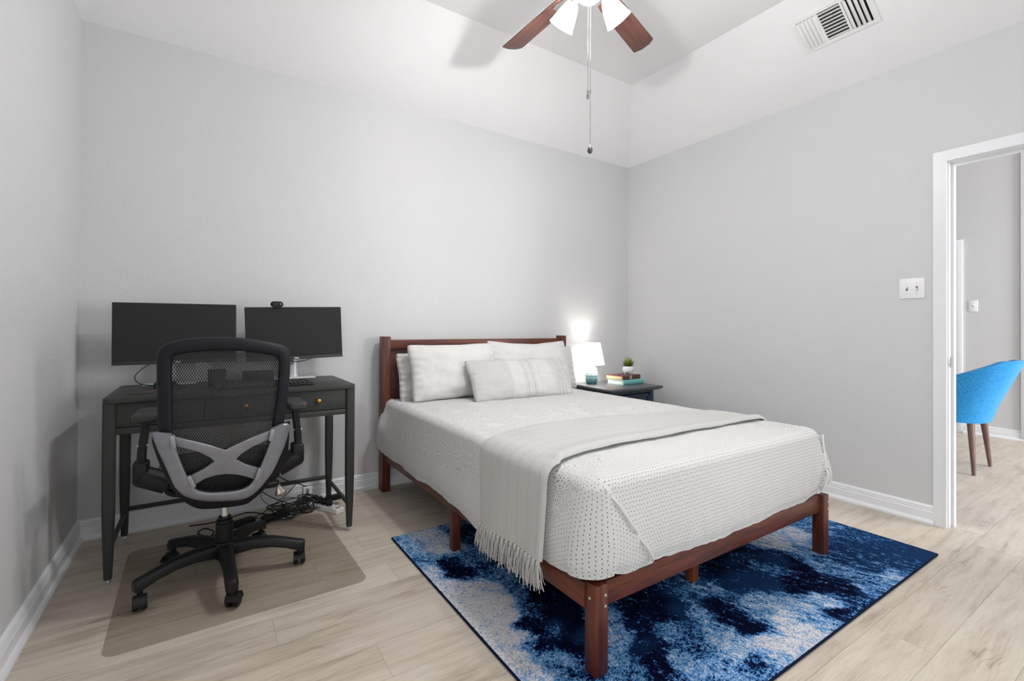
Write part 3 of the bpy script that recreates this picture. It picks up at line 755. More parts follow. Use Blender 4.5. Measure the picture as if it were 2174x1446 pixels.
# ---- throw blanket with tassels
def throw_mat():
    m = fabric('throw_cotton', srgb(190, 189, 186), 600, .5)
    u, v, _ = m.xyz(m.coord('UV'))   # u along the length (m), v across 0..1
    nl = 7.0
    line = ((v*nl).fract()-.5).abs().lt(.022)
    dash = (u/.021+(v*nl).floor()*.37).fract().lt(.72)
    ln = line*dash*v.gt(.06)*v.lt(.94)
    weave = m.noise(m.comb(u*500, v*60, 0.0), 1.5, 1)
    m.link(m.mix(ln*.6, srgb(190, 189, 186), srgb(140, 138, 134)), 'Base Color')
    m.bump(weave*.5+((v*nl*22).fract()-.5).abs()*.3+ln*-1.0, .35, .002); return m.mat
def make_throw():
    m = throw_mat()
    ztop = .6235; xe = -2.448; rb = .05
    # centre of path as function of arc length s; negative = hanging down the left side
    hi = [(-2.42, -1.478), (-2.30, -1.415), (-1.96, -1.352), (-1.63, -1.41), (-1.2, -1.52), (-.93, -1.60)]   # far edge on top
    lo = [(-2.42, -1.935), (-2.30, -1.87), (-2.0, -1.853), (-1.458, -1.855), (-1.1, -1.86), (-.93, -1.86)]   # near edge on top
    drop_hi, drop_lo = .295, .275
    Ltop = 1.49; 
    def smooth(tab, x):
        return (lerpt(tab, x-.06)+lerpt(tab, x)+lerpt(tab, x+.06))/3
    nu, nv = 110, 34
    def center(u):
        # u in 0..1 : 0 = bottom of hang, 1 = far right end
        return u
    SL = .24*0+.26; RB = .075
    def pos(u, v, off=0.0):
        sl = SL+.015*(1-v)
        tot = sl+RB+Ltop; s = u*tot
        if s < sl:
            f = 1-s/sl; x = xe-.020-.022*f-off; z = ztop-rb-(sl-s)
            ya, yb = -1.478-.030*f-.01, -1.935-.010*f-.005
            y = ya+(yb-ya)*v
            x += .005*math.sin(v*9+f*2)*f
            zz = z; return Vector((x, y, zz))
        elif s < sl+RB:
            a = (s-sl)/RB*PI/2; x = xe-.020-off+(rb+.012+off)*(1-math.cos(a)); z = ztop-rb+(rb+off)*math.sin(a)
            ya, yb = -1.478, -1.935
            return Vector((x, ya+(yb-ya)*v-.008*(1-a), z))
        x = xe-.02+rb+.012+(s-sl-RB)
        ya, yb = smooth(hi, x), smooth(lo, x)
        z = ztop+off+.002*math.sin(x*14+v*5)+.002*mnoise.noise((x*12, v*5, 2))
        # rolled near edge
        z += .012*math.exp(-((v-.93)/.07)**2)
        if x > -1.0:
            pass
        end = max(0, (x+1.02)/.09); z -= .035*end**2 if end > 0 else 0
        return Vector((x, ya+(yb-ya)*v, z))
    bm = newbm(); tot = SL+RB+Ltop
    A = grid(bm, nu, nv, lambda u, v: pos(u, v, .010*(1 if 0 < v < 1 else .3)), uv=lambda u, v: (u*tot, v))
    B = grid(bm, nu, nv, lambda u, v: pos(u, v, -.001), uv=lambda u, v: (u*tot, v))
    for i in range(nu-1):
        bm.faces.new((A[i][0], B[i][0], B[i+1][0], A[i+1][0])); bm.faces.new((A[i][-1], A[i+1][-1], B[i+1][-1], B[i][-1]))
    for j in range(nv-1):
        bm.faces.new((A[0][j], A[0][j+1], B[0][j+1], B[0][j])); bm.faces.new((A[-1][j], B[-1][j], B[-1][j+1], A[-1][j+1]))
    o = finish(bm, 'throw_blanket', m, ang=75)
    tag(o, 'light grey throw blanket with tasselled end laid across the foot of the bed', 'blanket')
    mt = fabric('tassel_cotton', srgb(188, 187, 183), 300, .5).mat
    rr = random.Random(5); nt_ = 17
    for k in range(nt_):
        v = (k+.5)/nt_; p = pos(0, v, .005); bm = newbm()
        sphere(bm, p+Vector((-.004, 0, -.007)), .0085, (1, 1, 1.15), 10, 8)
        ln = .086+rr.uniform(-.012, .012); lean = rr.uniform(-.012, .012)
        for s in range(15):
            a = 2*PI*s/15+rr.random(); r0 = .0045; r1 = .016*rr.uniform(.5, 1.3); l2 = ln*rr.uniform(.8, 1.1)
            pts = [p+Vector((-.004+r0*math.cos(a), r0*math.sin(a), -.010)), p+Vector((-.006+r1*.7*math.cos(a), r1*.75*math.sin(a)+lean*.3, -.012-l2*.4)), p+Vector((-.007+r1*math.cos(a)*.8, r1*math.sin(a)+lean*.7, -.012-l2*.75)), p+Vector((-.006+r1*math.cos(a), r1*math.sin(a)*1.1+lean+rr.uniform(-.005, .005), -.012-l2))]
            tube(bm, pts, lambda t: .0020*(1-.4*t), 5, 3)
        finish(bm, 'tassel', mt, o, ang=60)
make_throw()

# ---- pillows
def pillow(name, label, cat, c, w_, h_, th, tilt, mat, seed=0, rotz=0, sag=.0, roll=0, n=44, conc=.075, wr=1.0, group=None):
    bm = newbm(); L = bm.loops.layers.uv.new('UVMap')
    V = {}
    def P(i, j, s):
        u = -1+2*i/n; v = -1+2*j/n
        bx = 1-.055*(1-v*v)**1.0-.0; bz = 1-(conc if v > 0 else .075)*(1-u*u)
        cr = 1-.05*abs(u*v)**5; x = w_/2*u*bx*cr; z = h_/2*v*bz*cr
        prof = (max(0, 1-abs(u)**2.6)*max(0, 1-abs(v)**2.6))**.55
        y = s*th/2*prof
        e = 1-max(abs(u), abs(v))
        d = wr*(.013*mnoise.noise((u*2.3+seed, v*2.3, s+seed))+.005*mnoise.noise((u*7+seed, v*5, seed+s*3)))*min(1, e*6+.1)
        # radial gathers near edges
        d += wr*.004*math.sin((u if abs(v) > abs(u) else v)*26+seed)*max(0, 1-e*4)*min(1, e*20)
        z -= sag*(1-v)*(u*u)*.0+sag*prof*(.5 if v < 0 else 0)
        return Vector((x, y+s*d, z+wr*.005*mnoise.noise((u*3, seed, v))))
    for s in (-1, 1):
        for i in range(n+1):
            for j in range(n+1):
                ed = i in (0, n) or j in (0, n)
                if ed and s == 1: V[(i, j, s)] = V[(i, j, -1)]
                else: V[(i, j, s)] = bm.verts.new(P(i, j, s))
        for i in range(n):
            for j in range(n):
                q = [(i, j), (i+1, j), (i+1, j+1), (i, j+1)]
                f = bm.faces.new([V[(*a, s)] for a in q])
                for lp, a in zip(f.loops, q): lp[L].uv = (a[0]/n*w_, a[1]/n*h_)
    o = finish(bm, name, mat, ang=180)
    o.location = c; o.rotation_euler = Euler((tilt, roll, rotz), 'XYZ')
    return tag(o, label, cat, group)
M_pil = fabric('pillowcase_cotton', srgb(211, 210, 208), 800, .25, wr=.6).mat
M_pilg = fabric('pillowcase_light_grey', srgb(203, 202, 200), 800, .25, wr=1.2).mat
def lumbar_mat():
    m = fabric('lumbar_slub', srgb(208, 207, 205), 500, .5)
    u, v, _ = m.xyz(m.coord('UV'))
    grain = m.noise(m.comb(u*90, v*5, 0.0), 3, 3, .6)
    st = None
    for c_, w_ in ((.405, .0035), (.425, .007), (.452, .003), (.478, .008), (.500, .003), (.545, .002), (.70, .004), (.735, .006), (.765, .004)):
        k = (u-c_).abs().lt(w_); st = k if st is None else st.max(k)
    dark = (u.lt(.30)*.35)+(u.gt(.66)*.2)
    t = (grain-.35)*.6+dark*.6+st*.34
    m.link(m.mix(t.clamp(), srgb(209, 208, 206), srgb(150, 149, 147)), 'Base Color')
    m.bump(grain+m.noise(m.comb(u*400, v*400, 0.0), 1.3, 1)*.5, .5, .003); return m.mat
T = math.radians
pillow('pillow', 'light grey rumpled pillow leaning on the headboard, half hidden at its left end', 'pillow', (-2.045, -.195, .760), .67, .345, .13, T(-17), M_pilg, 3, wr=1.9)
pillow('pillow', 'white pillow at the right, directly behind the right front pillow', 'pillow', (-1.18, -.185, .772), .70, .37, .13, T(-14), M_pil, 9, conc=.12)
pillow('pillow', 'large smooth white pillow at left front of the bed head', 'pillow', (-2.0, -.300, .798), .675, .395, .155, T(-17), M_pil, 1, roll=T(-.6))
pillow('pillow', 'large white pillow behind the striped lumbar cushion, at right', 'pillow', (-1.355, -.290, .802), .75, .425, .155, T(-17), M_pil, 6, roll=T(.6), conc=.17)
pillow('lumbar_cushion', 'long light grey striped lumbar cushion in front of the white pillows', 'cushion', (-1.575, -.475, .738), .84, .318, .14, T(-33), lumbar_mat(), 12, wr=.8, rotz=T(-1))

# ------------------------------------------------------------------ nightstand and what stands on it
NX0, NX1, NY0, NZ = -.765, -.165, -.555, .61
M_navy = Mat('navy_paint', (.010, .026, .050), .36, spec=.5).mat
M_navytop_sheen = Mat('navy_top_sheen', (.075, .080, .092), .34, spec=.5).mat  # navy paint with the grey reflection on the top put into its colour
def make_nightstand():
    t = thing('nightstand', 'navy blue wooden nightstand in the corner right of the bed', 'nightstand', ((NX0+NX1)/2, -.29, 0))
    ox, oy = t.location.x, t.location.y
    def fb(name, a, b, bev=.003, mat=M_navy, par=t):
        bm = newbm(); box(bm, (a[0]-ox, a[1]-oy, a[2]), (b[0]-ox, b[1]-oy, b[2]), bev); return finish(bm, name, mat, par)
    # top with ogee edge
    prof = [(-.030, NZ-.034), (-.026, NZ-.030), (-.012, NZ-.026), (-.003, NZ-.018), (0, NZ-.010), (-.003, NZ-.003), (-.008, NZ)]
    bm = newbm(); rs = []
    for d, z in prof:
        rs.append([Vector((x-ox, y-oy, z)) for x, y in ((NX0-d, NY0-d), (NX1+d, NY0-d), (NX1+d, -.03), (NX0-d, -.03))])
    rings(bm, rs); finish(bm, 'top', M_navytop_sheen, t, ang=25)
    x0, x1, y0, y1 = NX0+.06, NX1-.06, NY0+.05, -.04
    for x in (x0, x1-.045):
        for y in (y0, y1-.045): fb('leg', (x, y, 0), (x+.045, y+.045, NZ-.034), .003)
    fb('side_panel', (x0+.008, y0+.04, .12), (x0+.022, y1-.04, NZ-.036)); fb('side_panel', (x1-.022, y0+.04, .12), (x1-.008, y1-.04, NZ-.036))
    fb('back_panel', (x0+.04, y1-.02, .12), (x1-.04, y1-.01, NZ-.036)); fb('shelf', (x0+.01, y0+.01, .11), (x1-.01, y1-.005, .13))
    fb('front_rail', (x0+.044, y0+.004, NZ-.056), (x1-.044, y0+.03, NZ-.036), .002)
    for z0_, z1_ in ((.365, .548), (.155, .345)):
        d = fb('drawer', (x0+.048, y0+.006, z0_), (x1-.048, y0+.026, z1_), .003)
        for a, b in (((x0+.05, z0_+.002), (x1-.05, z0_+.022)), ((x0+.05, z1_-.022), (x1-.05, z1_-.002)), ((x0+.05, z0_+.002), (x0+.072, z1_-.002)), ((x1-.072, z0_+.002), (x1-.05, z1_-.002))):
            fb('moulding', (a[0], y0-.0005, a[1]), (b[0], y0+.008, b[1]), .003, par=d)
        bm = newbm(); c = ((x0+x1)/2-ox, y0-oy, (z0_+z1_)/2); cyl(bm, c, (c[0], c[1]-.016, c[2]), .006); sphere(bm, (c[0], c[1]-.022, c[2]), .014, (1, .8, 1)); finish(bm, 'knob', M_nickel, d)
make_nightstand()

M_lshade = Mat('lampshade_lit', (.95, .94, .92), .8); M_lshade.b.inputs['Emission Color'].default_value = (1, .97, .93, 1); M_lshade.b.inputs['Emission Strength'].default_value = 2.0; M_lshade = M_lshade.mat
def make_lamp():
    x, y, z = -.600, -.140, NZ
    t = thing('table_lamp', 'small lit table lamp with a scalloped white-to-teal base on the nightstand', 'lamp', (x, y, z))
    # scalloped tiers
    nth, nz = 144, 90; bm = newbm(); hB = .150
    cl = bm.loops.layers.float_color.new('tier')
    def prof(f): return .031+.023*math.sin(PI*min(1, (f*.86+.13)))**.75 if f < .97 else .031
    def tier(th, f):
        tri = abs(((th/(2*PI)*12) % 1)-.5)*2
        tt = f*5.6+tri*.42; return tt
    def P(u, v):
        th = 2*PI*u; f = v; tt = tier(th+(PI/12 if int(tier(th, f)) % 2 else 0), f); fr = tt-math.floor(tt)
        r = prof(f)*(1+.0)+.0040*(fr)-.002
        if f > .95: r *= math.cos((f-.95)/.05*1.1)
        return Vector((r*math.cos(th), r*math.sin(th), f*hB+.002))
    V = grid(bm, nth, nz, P, close_u=True)
    cols = [srgb(70, 120, 128), srgb(98, 150, 156), srgb(150, 184, 190), srgb(205, 218, 222), srgb(232, 236, 238), srgb(238, 240, 240), srgb(238, 240, 240)]
    k = 0
    for f in bm.faces:
        c = f.calc_center_median(); th = math.atan2(c.y, c.x) % (2*PI); ff = (c.z-.002)/hB
        tt = int(tier(th+(PI/12 if int(tier(th, ff)) % 2 else 0), ff)); cc = cols[max(0, min(6, tt))]
        for lp in f.loops: lp[cl] = (*cc, 1)
    bm.faces.new([V[i][0] for i in range(nth)][::-1]); bm.faces.new([V[i][-1] for i in range(nth)])
    m = Mat('lamp_ceramic', rough=.28, spec=.5); m.link(m.attr('tier').outputs['Color'], 'Base Color')
    finish(bm, 'lamp_base', m.mat, t, ang=50)
    bm = newbm(); cyl(bm, (0, 0, .145), (0, 0, .20), .007); cyl(bm, (0, 0, .195), (0, 0, .225), .014); finish(bm, 'socket', M_nickel, t)
    bm = newbm(); lathe(bm, [(.113, .166), (.075, .356), (.0735, .356), (.1115, .166), (.113, .166)], n=56); finish(bm, 'lamp_shade', M_lshade, t, ang=60)
    bm = newbm()
    for a in range(3): cyl(bm, (0, 0, .20), (.108*math.cos(a*2.09), .108*math.sin(a*2.09), .172), .0012, n=6)
    finish(bm, 'shade_spider', M_nickel, t)
    bm = newbm(); sphere(bm, (0, 0, .255), .028, (1, 1, 1.2)); finish(bm, 'bulb', emis('bulb_lit', (1, .94, .87), 170), t)
make_lamp()

def book(name, label, c, rz, L_, W_, T_, cover, pages, spine_r=.0):
    """spine along local x on the -y side; pages show at -x"""
    t = thing(name, label, 'book', c, rz)
    bm = newbm(); th = .0025
    box(bm, (0, 0, 0), (L_, W_, th), .0008); box(bm, (0, 0, T_-th), (L_, W_, T_), .0008)
    t2 = newbm(); rs = []
    for x in (0, L_):
        pr = [(0.001, 0), (-.004, T_*.15), (-.006, T_*.5), (-.004, T_*.85), (0.001, T_), (.003, T_-.003), (.003, .003)]
        rs.append([Vector((x, a, b)) for a, b in pr])
    rings(t2, rs); merge(bm, t2); finish(bm, 'cover', cover, t)
    bm = newbm(); box(bm, (.004, .003, th), (L_-.004, W_-.004, T_-th), .0006); finish(bm, 'pages', pages, t)
    return t
def pages_mat(name, col):
    m = Mat(name, col, .8); x_, y_, z_ = m.xyz(m.coord()); m.bump(m.noise(m.comb(x_*3, y_*3, z_*900), 2, 2), .6, .002); return m.mat
B1 = (-.452, -.372, NZ)
book('book', 'teal hardback book with white pages, lower of the pair on the nightstand', B1, T(2), .262, .185, .037, Mat('cover_teal', srgb(112, 183, 182), .45).mat, pages_mat('pages_white', srgb(228, 226, 222)))
m = Mat('cover_maroon', srgb(88, 42, 40), .4)
b2 = book('book', 'dark maroon book with tan pages, upper of the pair on the nightstand', (-.425, -.338, NZ+.0371), T(9), .268, .178, .036, m.mat, pages_mat('pages_tan', srgb(205, 168, 128)))
bm = newbm(); box(bm, (.100, -.0072, .002), (.135, .003, .034), .001); sb = finish(bm, 'spine_label', Mat('spine_label', srgb(165, 155, 150), .5).mat, b2); sb['label'] = 'pale grey spine label'
def make_plant():
    t = thing('potted_succulent', 'small green succulent in a white footed bowl standing on the books', 'plant', (-.235, -.225, NZ+.0731+.0005))
    bm = newbm(); lathe(bm, [(0, .010), (.025, .010), (.042, .018), (.050, .034), (.051, .048), (.045, .066), (.041, .070), (.038, .066), (.040, .055), (0, .055)], n=40)
    for a in (.4, 2.5, 4.6): cyl(bm, (.028*math.cos(a), .028*math.sin(a), 0), (.027*math.cos(a), .027*math.sin(a), .016), .006, .010, 14)
    finish(bm, 'pot', Mat('pot_ceramic', srgb(233, 233, 238), .3).mat, t)
    bm = newbm(); lathe(bm, [(0, .060), (.039, .058)], n=20); finish(bm, 'soil', Mat('soil', (.03, .02, .012), .9).mat, t, recalc=False)
    rr = random.Random(2); ml = Mat('succulent_leaf', rough=.4, spec=.4)
    z_ = ml.xyz(ml.coord())[2]; n_ = ml.noise(ml.coord(), 60, 2)
    ml.link(ml.mix((n_*.6+(z_-.06)*6).sstep(.2, 1.0), (.035, .075, .012), (.30, .36, .03)), 'Base Color')
    for ring, (cnt, el, ln) in enumerate(((9, .35, .058), (9, .75, .070), (8, 1.08, .082), (5, 1.35, .092))):
        for k in range(cnt):
            a = 2*PI*(k+.5*(ring % 2))/cnt+rr.uniform(-.1, .1); e = el+rr.uniform(-.1, .1); l = ln*rr.uniform(.88, 1.08)
            bm = newbm(); d = Vector((math.cos(a)*math.cos(e), math.sin(a)*math.cos(e), math.sin(e))); b0 = Vector((math.cos(a)*.008, math.sin(a)*.008, .058))
            pts = [b0, b0+d*l*.35, b0+d*l*.7+Vector((0, 0, .004)), b0+d*l+Vector((0, 0, .010))]
            tube(bm, pts, lambda s: .0085*(math.sin(PI*min(1, s*.85+.15))**.7)*(1-s*.3)+.0004, 8, 4, sy=.38, up=(0, 0, 1) if e < 1.2 else (math.cos(a), math.sin(a), 0))
            finish(bm, 'leaf', ml.mat, t)
make_plant()

# ------------------------------------------------------------------ desk
DX0, DX1, DYF_, DYB, DZT = -3.796, -2.757, -.632, -.085, .786
def make_desk():
    t = thing('desk', 'dark grey desk with drawers, brass knobs and slim tapered legs against the wall', 'desk', ((DX0+DX1)/2, (DYF_+DYB)/2, 0))
    ox, oy = t.location.x, t.location.y
    def fb(name, a, b, bev=.002, mat=M_desk, par=t):
        bm = newbm(); box(bm, (a[0]-ox, a[1]-oy, a[2]), (b[0]-ox, b[1]-oy, b[2]), bev); return finish(bm, name, mat, par)
    # top with rounded corners
    poly = []
    for cx_, cy_, a0 in ((DX1-.022, DYB-.022, 0), (DX0+.022, DYB-.022, 90), (DX0+.022, DYF_+.022, 180), (DX1-.022, DYF_+.022, 270)):
        for k in range(7): a = T(a0+k*15); poly.append((cx_-ox+.022*math.cos(a), cy_-oy+.022*math.sin(a)))
    bm = newbm(); prism(bm, poly, .023, lambda u, v, w: Vector((u, v, DZT-.023+w)), .0025); finish(bm, 'desktop', M_desk, t, ang=40)
    yb = DYF_+.018
    fb('side_panel', (DX0+.010, yb+.01, .632), (DX0+.026, DYB-.03, .764)); fb('side_panel', (DX1-.026, yb+.01, .632), (DX1-.010, DYB-.03, .764))
    fb('back_panel', (DX0+.02, DYB-.045, .632), (DX1-.02, DYB-.03, .764)); fb('bottom_panel', (DX0+.02, yb+.012, .634), (DX1-.02, DYB-.03, .644))
    fb('front_rail', (DX0+.038, yb-.002, .628), (DX1-.026, yb+.018, .656))
    xs = [DX0+.038, -3.437, -3.106, DX1-.027]
    for k in range(3):
        g = .0025; d = fb('drawer', (xs[k]+g, yb-.001, .659), (xs[k+1]-g, yb+.017, .7605), .0015)
        bm = newbm(); xc = (-3.60, -3.271, -2.942)[k]-ox; y = yb-oy
        cyl(bm, (xc, y, .711), (xc, y-.012, .711), .0045, .0055, 16); sphere(bm, (xc, y-.018, .711), .0115, (1, .72, 1), 20, 12); cyl(bm, (xc, y+.001, .711), (xc, y-.003, .711), .009, .008, 18)
        finish(bm, 'knob', M_brass, d)
    # legs: rounded square, tapering in the lower half
    for x in (DX0+.022, DX1-.024):
        for y, zz in ((DYF_+.026, .766), (DYB-.022, .766)):
            bm = newbm(); rs = []
            for z, h in ((.022, .0125), (.026, .0135), (.16, .0185), (.30, .0215), (.45, .0222), (zz, .0222)):
                r = h*.45; ring = []
                for sx, sy, a0 in ((1, 1, 0), (-1, 1, 90), (-1, -1, 180), (1, -1, 270)):
                    for k in range(5): a = T(a0+k*22.5); ring.append(Vector((x-ox+sx*(h-r)+r*math.cos(a), y-oy+sy*(h-r)+r*math.sin(a), z)))
                rs.append(ring)
            rings(bm, rs); lg = finish(bm, 'leg', M_desk, t, ang=30)
            bm = newbm(); cyl(bm, (x-ox, y-oy, .002), (x-ox, y-oy, .010), .009, .0095, 16); cyl(bm, (x-ox, y-oy, .008), (x-ox, y-oy, .024), .0045); finish(bm, 'levelling_foot', M_chrome, lg)
        bm = newbm(); tube(bm, [(x-ox, DYF_+.026-oy, .136), (x-ox, DYB-.022-oy, .136)], .0105, 12, smooth=False); finish(bm, 'stretcher', M_desk, t)
    bm = newbm(); tube(bm, [(DX0+.022-ox, DYB-.022-oy, .155), (DX1-.024-ox, DYB-.022-oy, .155)], .0115, 12, smooth=False); finish(bm, 'stretcher', M_desk, t)
make_desk()

def make_monitor(label, xc, yc, zc, w_, h_, roll, tilt, logo, yaw=0, post_x=0):
    t = thing('monitor', label, 'monitor', (xc, yc+.10, DZT))
    Mh = Matrix.Translation((0, -.10, zc-DZT)) @ Euler((tilt, roll, yaw), 'XYZ').to_matrix().to_4x4()
    def fin(bm, name, mat, par=t):
        for v in bm.verts: v.co = Mh @ v.co
        return finish(bm, name, mat, par)
    bm = newbm(); box(bm, (-w_/2, 0, -h_/2), (w_/2, .018, h_/2), .003); box(bm, (-w_/2+.06, .016, -h_/2+.05), (w_/2-.06, .045, h_/2-.07), .012); bz = fin(bm, 'housing', M_bezel)
    bm = newbm(); box(bm, (-w_/2+.003, -.0012, -h_/2+.0165), (w_/2-.003, .002, h_/2-.003)); fin(bm, 'screen', M_screen)
    bm = newbm(); box(bm, (-w_/2, -.003, -h_/2), (w_/2, .004, -h_/2+.016), .0012); ch = fin(bm, 'chin', M_bezel)
    if logo:
        cu = bpy.data.curves.new('txt', 'FONT'); cu.body = logo; cu.size = .0125; cu.align_x = 'CENTER'; cu.extrude = .0002; cu.offset = .0004
        o = bpy.data.objects.new('tmp', cu); COL.objects.link(o); dg = bpy.context.evaluated_depsgraph_get(); me = bpy.data.meshes.new_from_object(o.evaluated_get(dg))
        bpy.data.objects.remove(o, do_unlink=True)
        me.transform(Mh @ Matrix.Translation((0, -.0033, -h_/2+.0038)) @ Matrix.Rotation(PI/2, 4, 'X')); me.materials.clear(); me.materials.append(M_logo)
        lo = bpy.data.objects.new('lettering', me); COL.objects.link(lo); lo.parent = ch; lo['label'] = 'white lettering'
    # tapered white post and flat plate
    px = post_x; bm = newbm(); rs = []
    for z, rx, ry in ((.006, .030, .020), (.02, .026, .017), (.12, .021, .014), (zc-DZT+.02, .019, .012)):
        rs.append([Vector((px+rx*math.cos(2*PI*k/24), ry*math.sin(2*PI*k/24), z)) for k in range(24)])
    rings(bm, rs); post = finish(bm, 'stand_post', M_alumw, t)
    bm = newbm(); box(bm, (px-.03, -.088, zc-DZT-.035), (px+.03, .005, zc-DZT+.035), .006); finish(bm, 'mount', M_alumw, t)
    bm = newbm(); box(bm, (px-.115, -.085, .0005), (px+.115, .085, .007), .003); finish(bm, 'stand_base', M_alumw, t)
    return t
M_logo = Mat('lettering_white', (.8, .8, .8), .5).mat
M_alumw = Mat('stand_white_metal', (.66, .67, .69), .35, .15).mat
make_monitor('larger-looking black monitor at the left end of the desk, nearest the corner', -3.556, -.205, 1.055, .528, .312, T(-.4), T(-2), 'DELL', post_x=-.03)
make_monitor('black monitor with a webcam on top at the right end of the desk', -2.990, -.205, 1.056, .518, .306, T(-1.9), T(-2), 'DELL', post_x=0)

t = thing('webcam', 'small black webcam clipped on top of the right monitor', 'webcam', (-3.092, -.203, 1.2095))
bm = newbm(); poly = []
for cx_, s in ((.017, 1), (-.017, -1)):
    for k in range(9): a = T(-90+k*22.5) if s > 0 else T(90+k*22.5); poly.append((cx_+.0165*math.cos(a)*1.0, .0165*math.sin(a)))
prism(bm, poly, .020, lambda u, v, w: Vector((u, -.012+w, v+.012)), .005, 3); finish(bm, 'body', M_blackpl, t, ang=50)
bm = newbm(); cyl(bm, (-.006, -.0135, .013), (-.006, -.010, .013), .009, n=24); finish(bm, 'lens_ring', M_bezel, t)
bm = newbm(); sphere(bm, (-.006, -.0125, .013), .006, (1, .35, 1)); finish(bm, 'lens', Mat('lens', (.01, .012, .02), .08).mat, t)
bm = newbm(); cyl(bm, (.018, -.0135, .013), (.018, -.011, .013), .003, n=14); finish(bm, 'status_ring', M_alum, t)
bm = newbm(); box(bm, (-.018, -.016, -.008), (.018, -.004, .0), .002); box(bm, (-.016, -.006, -.0005), (.016, .035, .003), .001); box(bm, (-.014, .026, -.03), (.014, .034, .001), .002); finish(bm, 'clip', M_blackpl, t)

def make_keyboard():
    t = thing('keyboard', 'black keyboard lying on the desk in front of the right monitor', 'keyboard', (-3.178, -.485, DZT+.0004), T(1.5))
    bm = newbm(); box(bm, (-.222, -.070, 0), (.222, .070, .012), .004)
    for v in bm.verts: v.co.z += max(0, v.co.y+.07)*.05*(1 if v.co.z > .006 else 0)
    finish(bm, 'case', M_blackpl, t)
    bm = newbm()
    for r in range(6):
        y = -.057+r*.0205; n = 21
        for k in range(n):
            x = -.210+k*.0205
            if r == 0 and 4 <= k <= 8: continue
            box(bm, (x-.0085, y-.0085, .010), (x+.0085, y+.0085, .019+.001*r), .002, 1)
    box(bm, (-.210+4*.0205-.008, -.0655, .010), (-.210+8*.0205+.008, -.0485, .019), .002, 1)
    k = finish(bm, 'keys', M_keys, t); k['kind'] = 'stuff'
M_keys = Mat('key_black', (.02, .02, .021), .5).mat
make_keyboard()
bm = newbm(); prism(bm, [(-.11, -.085), (.11, -.085), (.11, .085), (-.11, .085)], .003, lambda u, v, w: Vector((u, v, w)), .001)
M_pad = Mat('mousepad_brown', srgb(62, 54, 52), .75); M_pad.bump(M_pad.noise(M_pad.coord(), 900, 1), .3, .001)
tag(finish(bm, 'mousepad', M_pad.mat, loc=(-3.615, -.433, DZT+.0003)), 'brown mouse pad at the left end of the desk', 'mouse pad')
bm = newbm(); sphere(bm, (0, 0, .0), .032, (1, 1.75, .95), 24, 16)
for v in bm.verts: v.co.z = max(0, v.co.z)
tag(finish(bm, 'computer_mouse', M_blackpl, loc=(-3.56, -.44, DZT+.0035)), 'black mouse resting on the brown mouse pad', 'mouse')
t = thing('docking_station', 'small black docking box beside the brown mouse pad', 'docking station', (-3.600, -.31, DZT+.0003))
bm = newbm(); box(bm, (-.045, -.035, 0), (.045, .035, .028), .004); finish(bm, 'case', M_blackpl, t)
bm = newbm()
for k in range(3): box(bm, (-.034+k*.022, -.0357, .009), (-.020+k*.022, -.034, .016))
finish(bm, 'ports', Mat('port_grey', (.18, .2, .18), .4).mat, t)
t = thing('speaker_box', 'black cube speaker on the desk between the monitors', 'speaker', (-3.385, -.36, DZT+.0003))
bm = newbm(); box(bm, (-.040, -.035, 0), (.040, .035, .085), .006); finish(bm, 'case', M_blackpl, t)
bm = newbm(); cyl(bm, (0, -.0355, .045), (0, -.034, .045), .028, n=28); finish(bm, 'grille', M_keys, t)
t = thing('laptop_dock', 'low black box at the back of the desk behind the keyboard', 'electronics box', (-3.15, -.20, DZT+.0003))
bm = newbm(); box(bm, (-.11, -.06, 0), (.04, .06, .055), .006); finish(bm, 'case', M_blackpl, t)
bm = newbm()
for k in range(5): box(bm, (-.098+k*.026, -.0607, .014), (-.082+k*.026, -.0595, .022))
finish(bm, 'ports', M_keys, t)
def cable(pts, label, r=.0026, mat=None, cat='cable', group=None, name='cable', k=8):
    bm = newbm(); tube(bm, pts, r, 8, k); return tag(finish(bm, name, mat or M_cable, ang=180), label, cat, group)
cable([(-3.625, -.27, DZT+.008), (-3.70, -.25, DZT+.018), (-3.725, -.25, DZT+.055), (-3.69, -.22, DZT+.10), (-3.63, -.19, DZT+.135), (-3.575, -.16, DZT+.16), (-3.56, -.15, DZT+.21)], 'black cable arching up from the dock to the left monitor', .0028)
cable([(-3.005, -.19, .905), (-3.005, -.17, .892), (-2.98, -.17, .885), (-2.94, -.18, .893), (-2.90, -.175, .905), (-2.88, -.17, .925)], 'black cable looped under the right monitor beside its white stand', .0022)
cable([(-3.07, -.17, .925), (-3.04, -.175, .898), (-3.01, -.18, .888), (-3.0, -.175, .878), (-3.015, -.178, .874), (-3.025, -.175, .884), (-3.00, -.17, .892)], 'knotted end of black cable under the right monitor', .0024)
cable([(-3.555, -.30, DZT+.012), (-3.50, -.28, DZT+.004), (-3.42, -.26, DZT+.012), (-3.36, -.27, DZT+.022), (-3.28, -.24, DZT+.012), (-3.263, -.24, DZT+.02)], 'black cable lying across the desk behind the chair', .003)

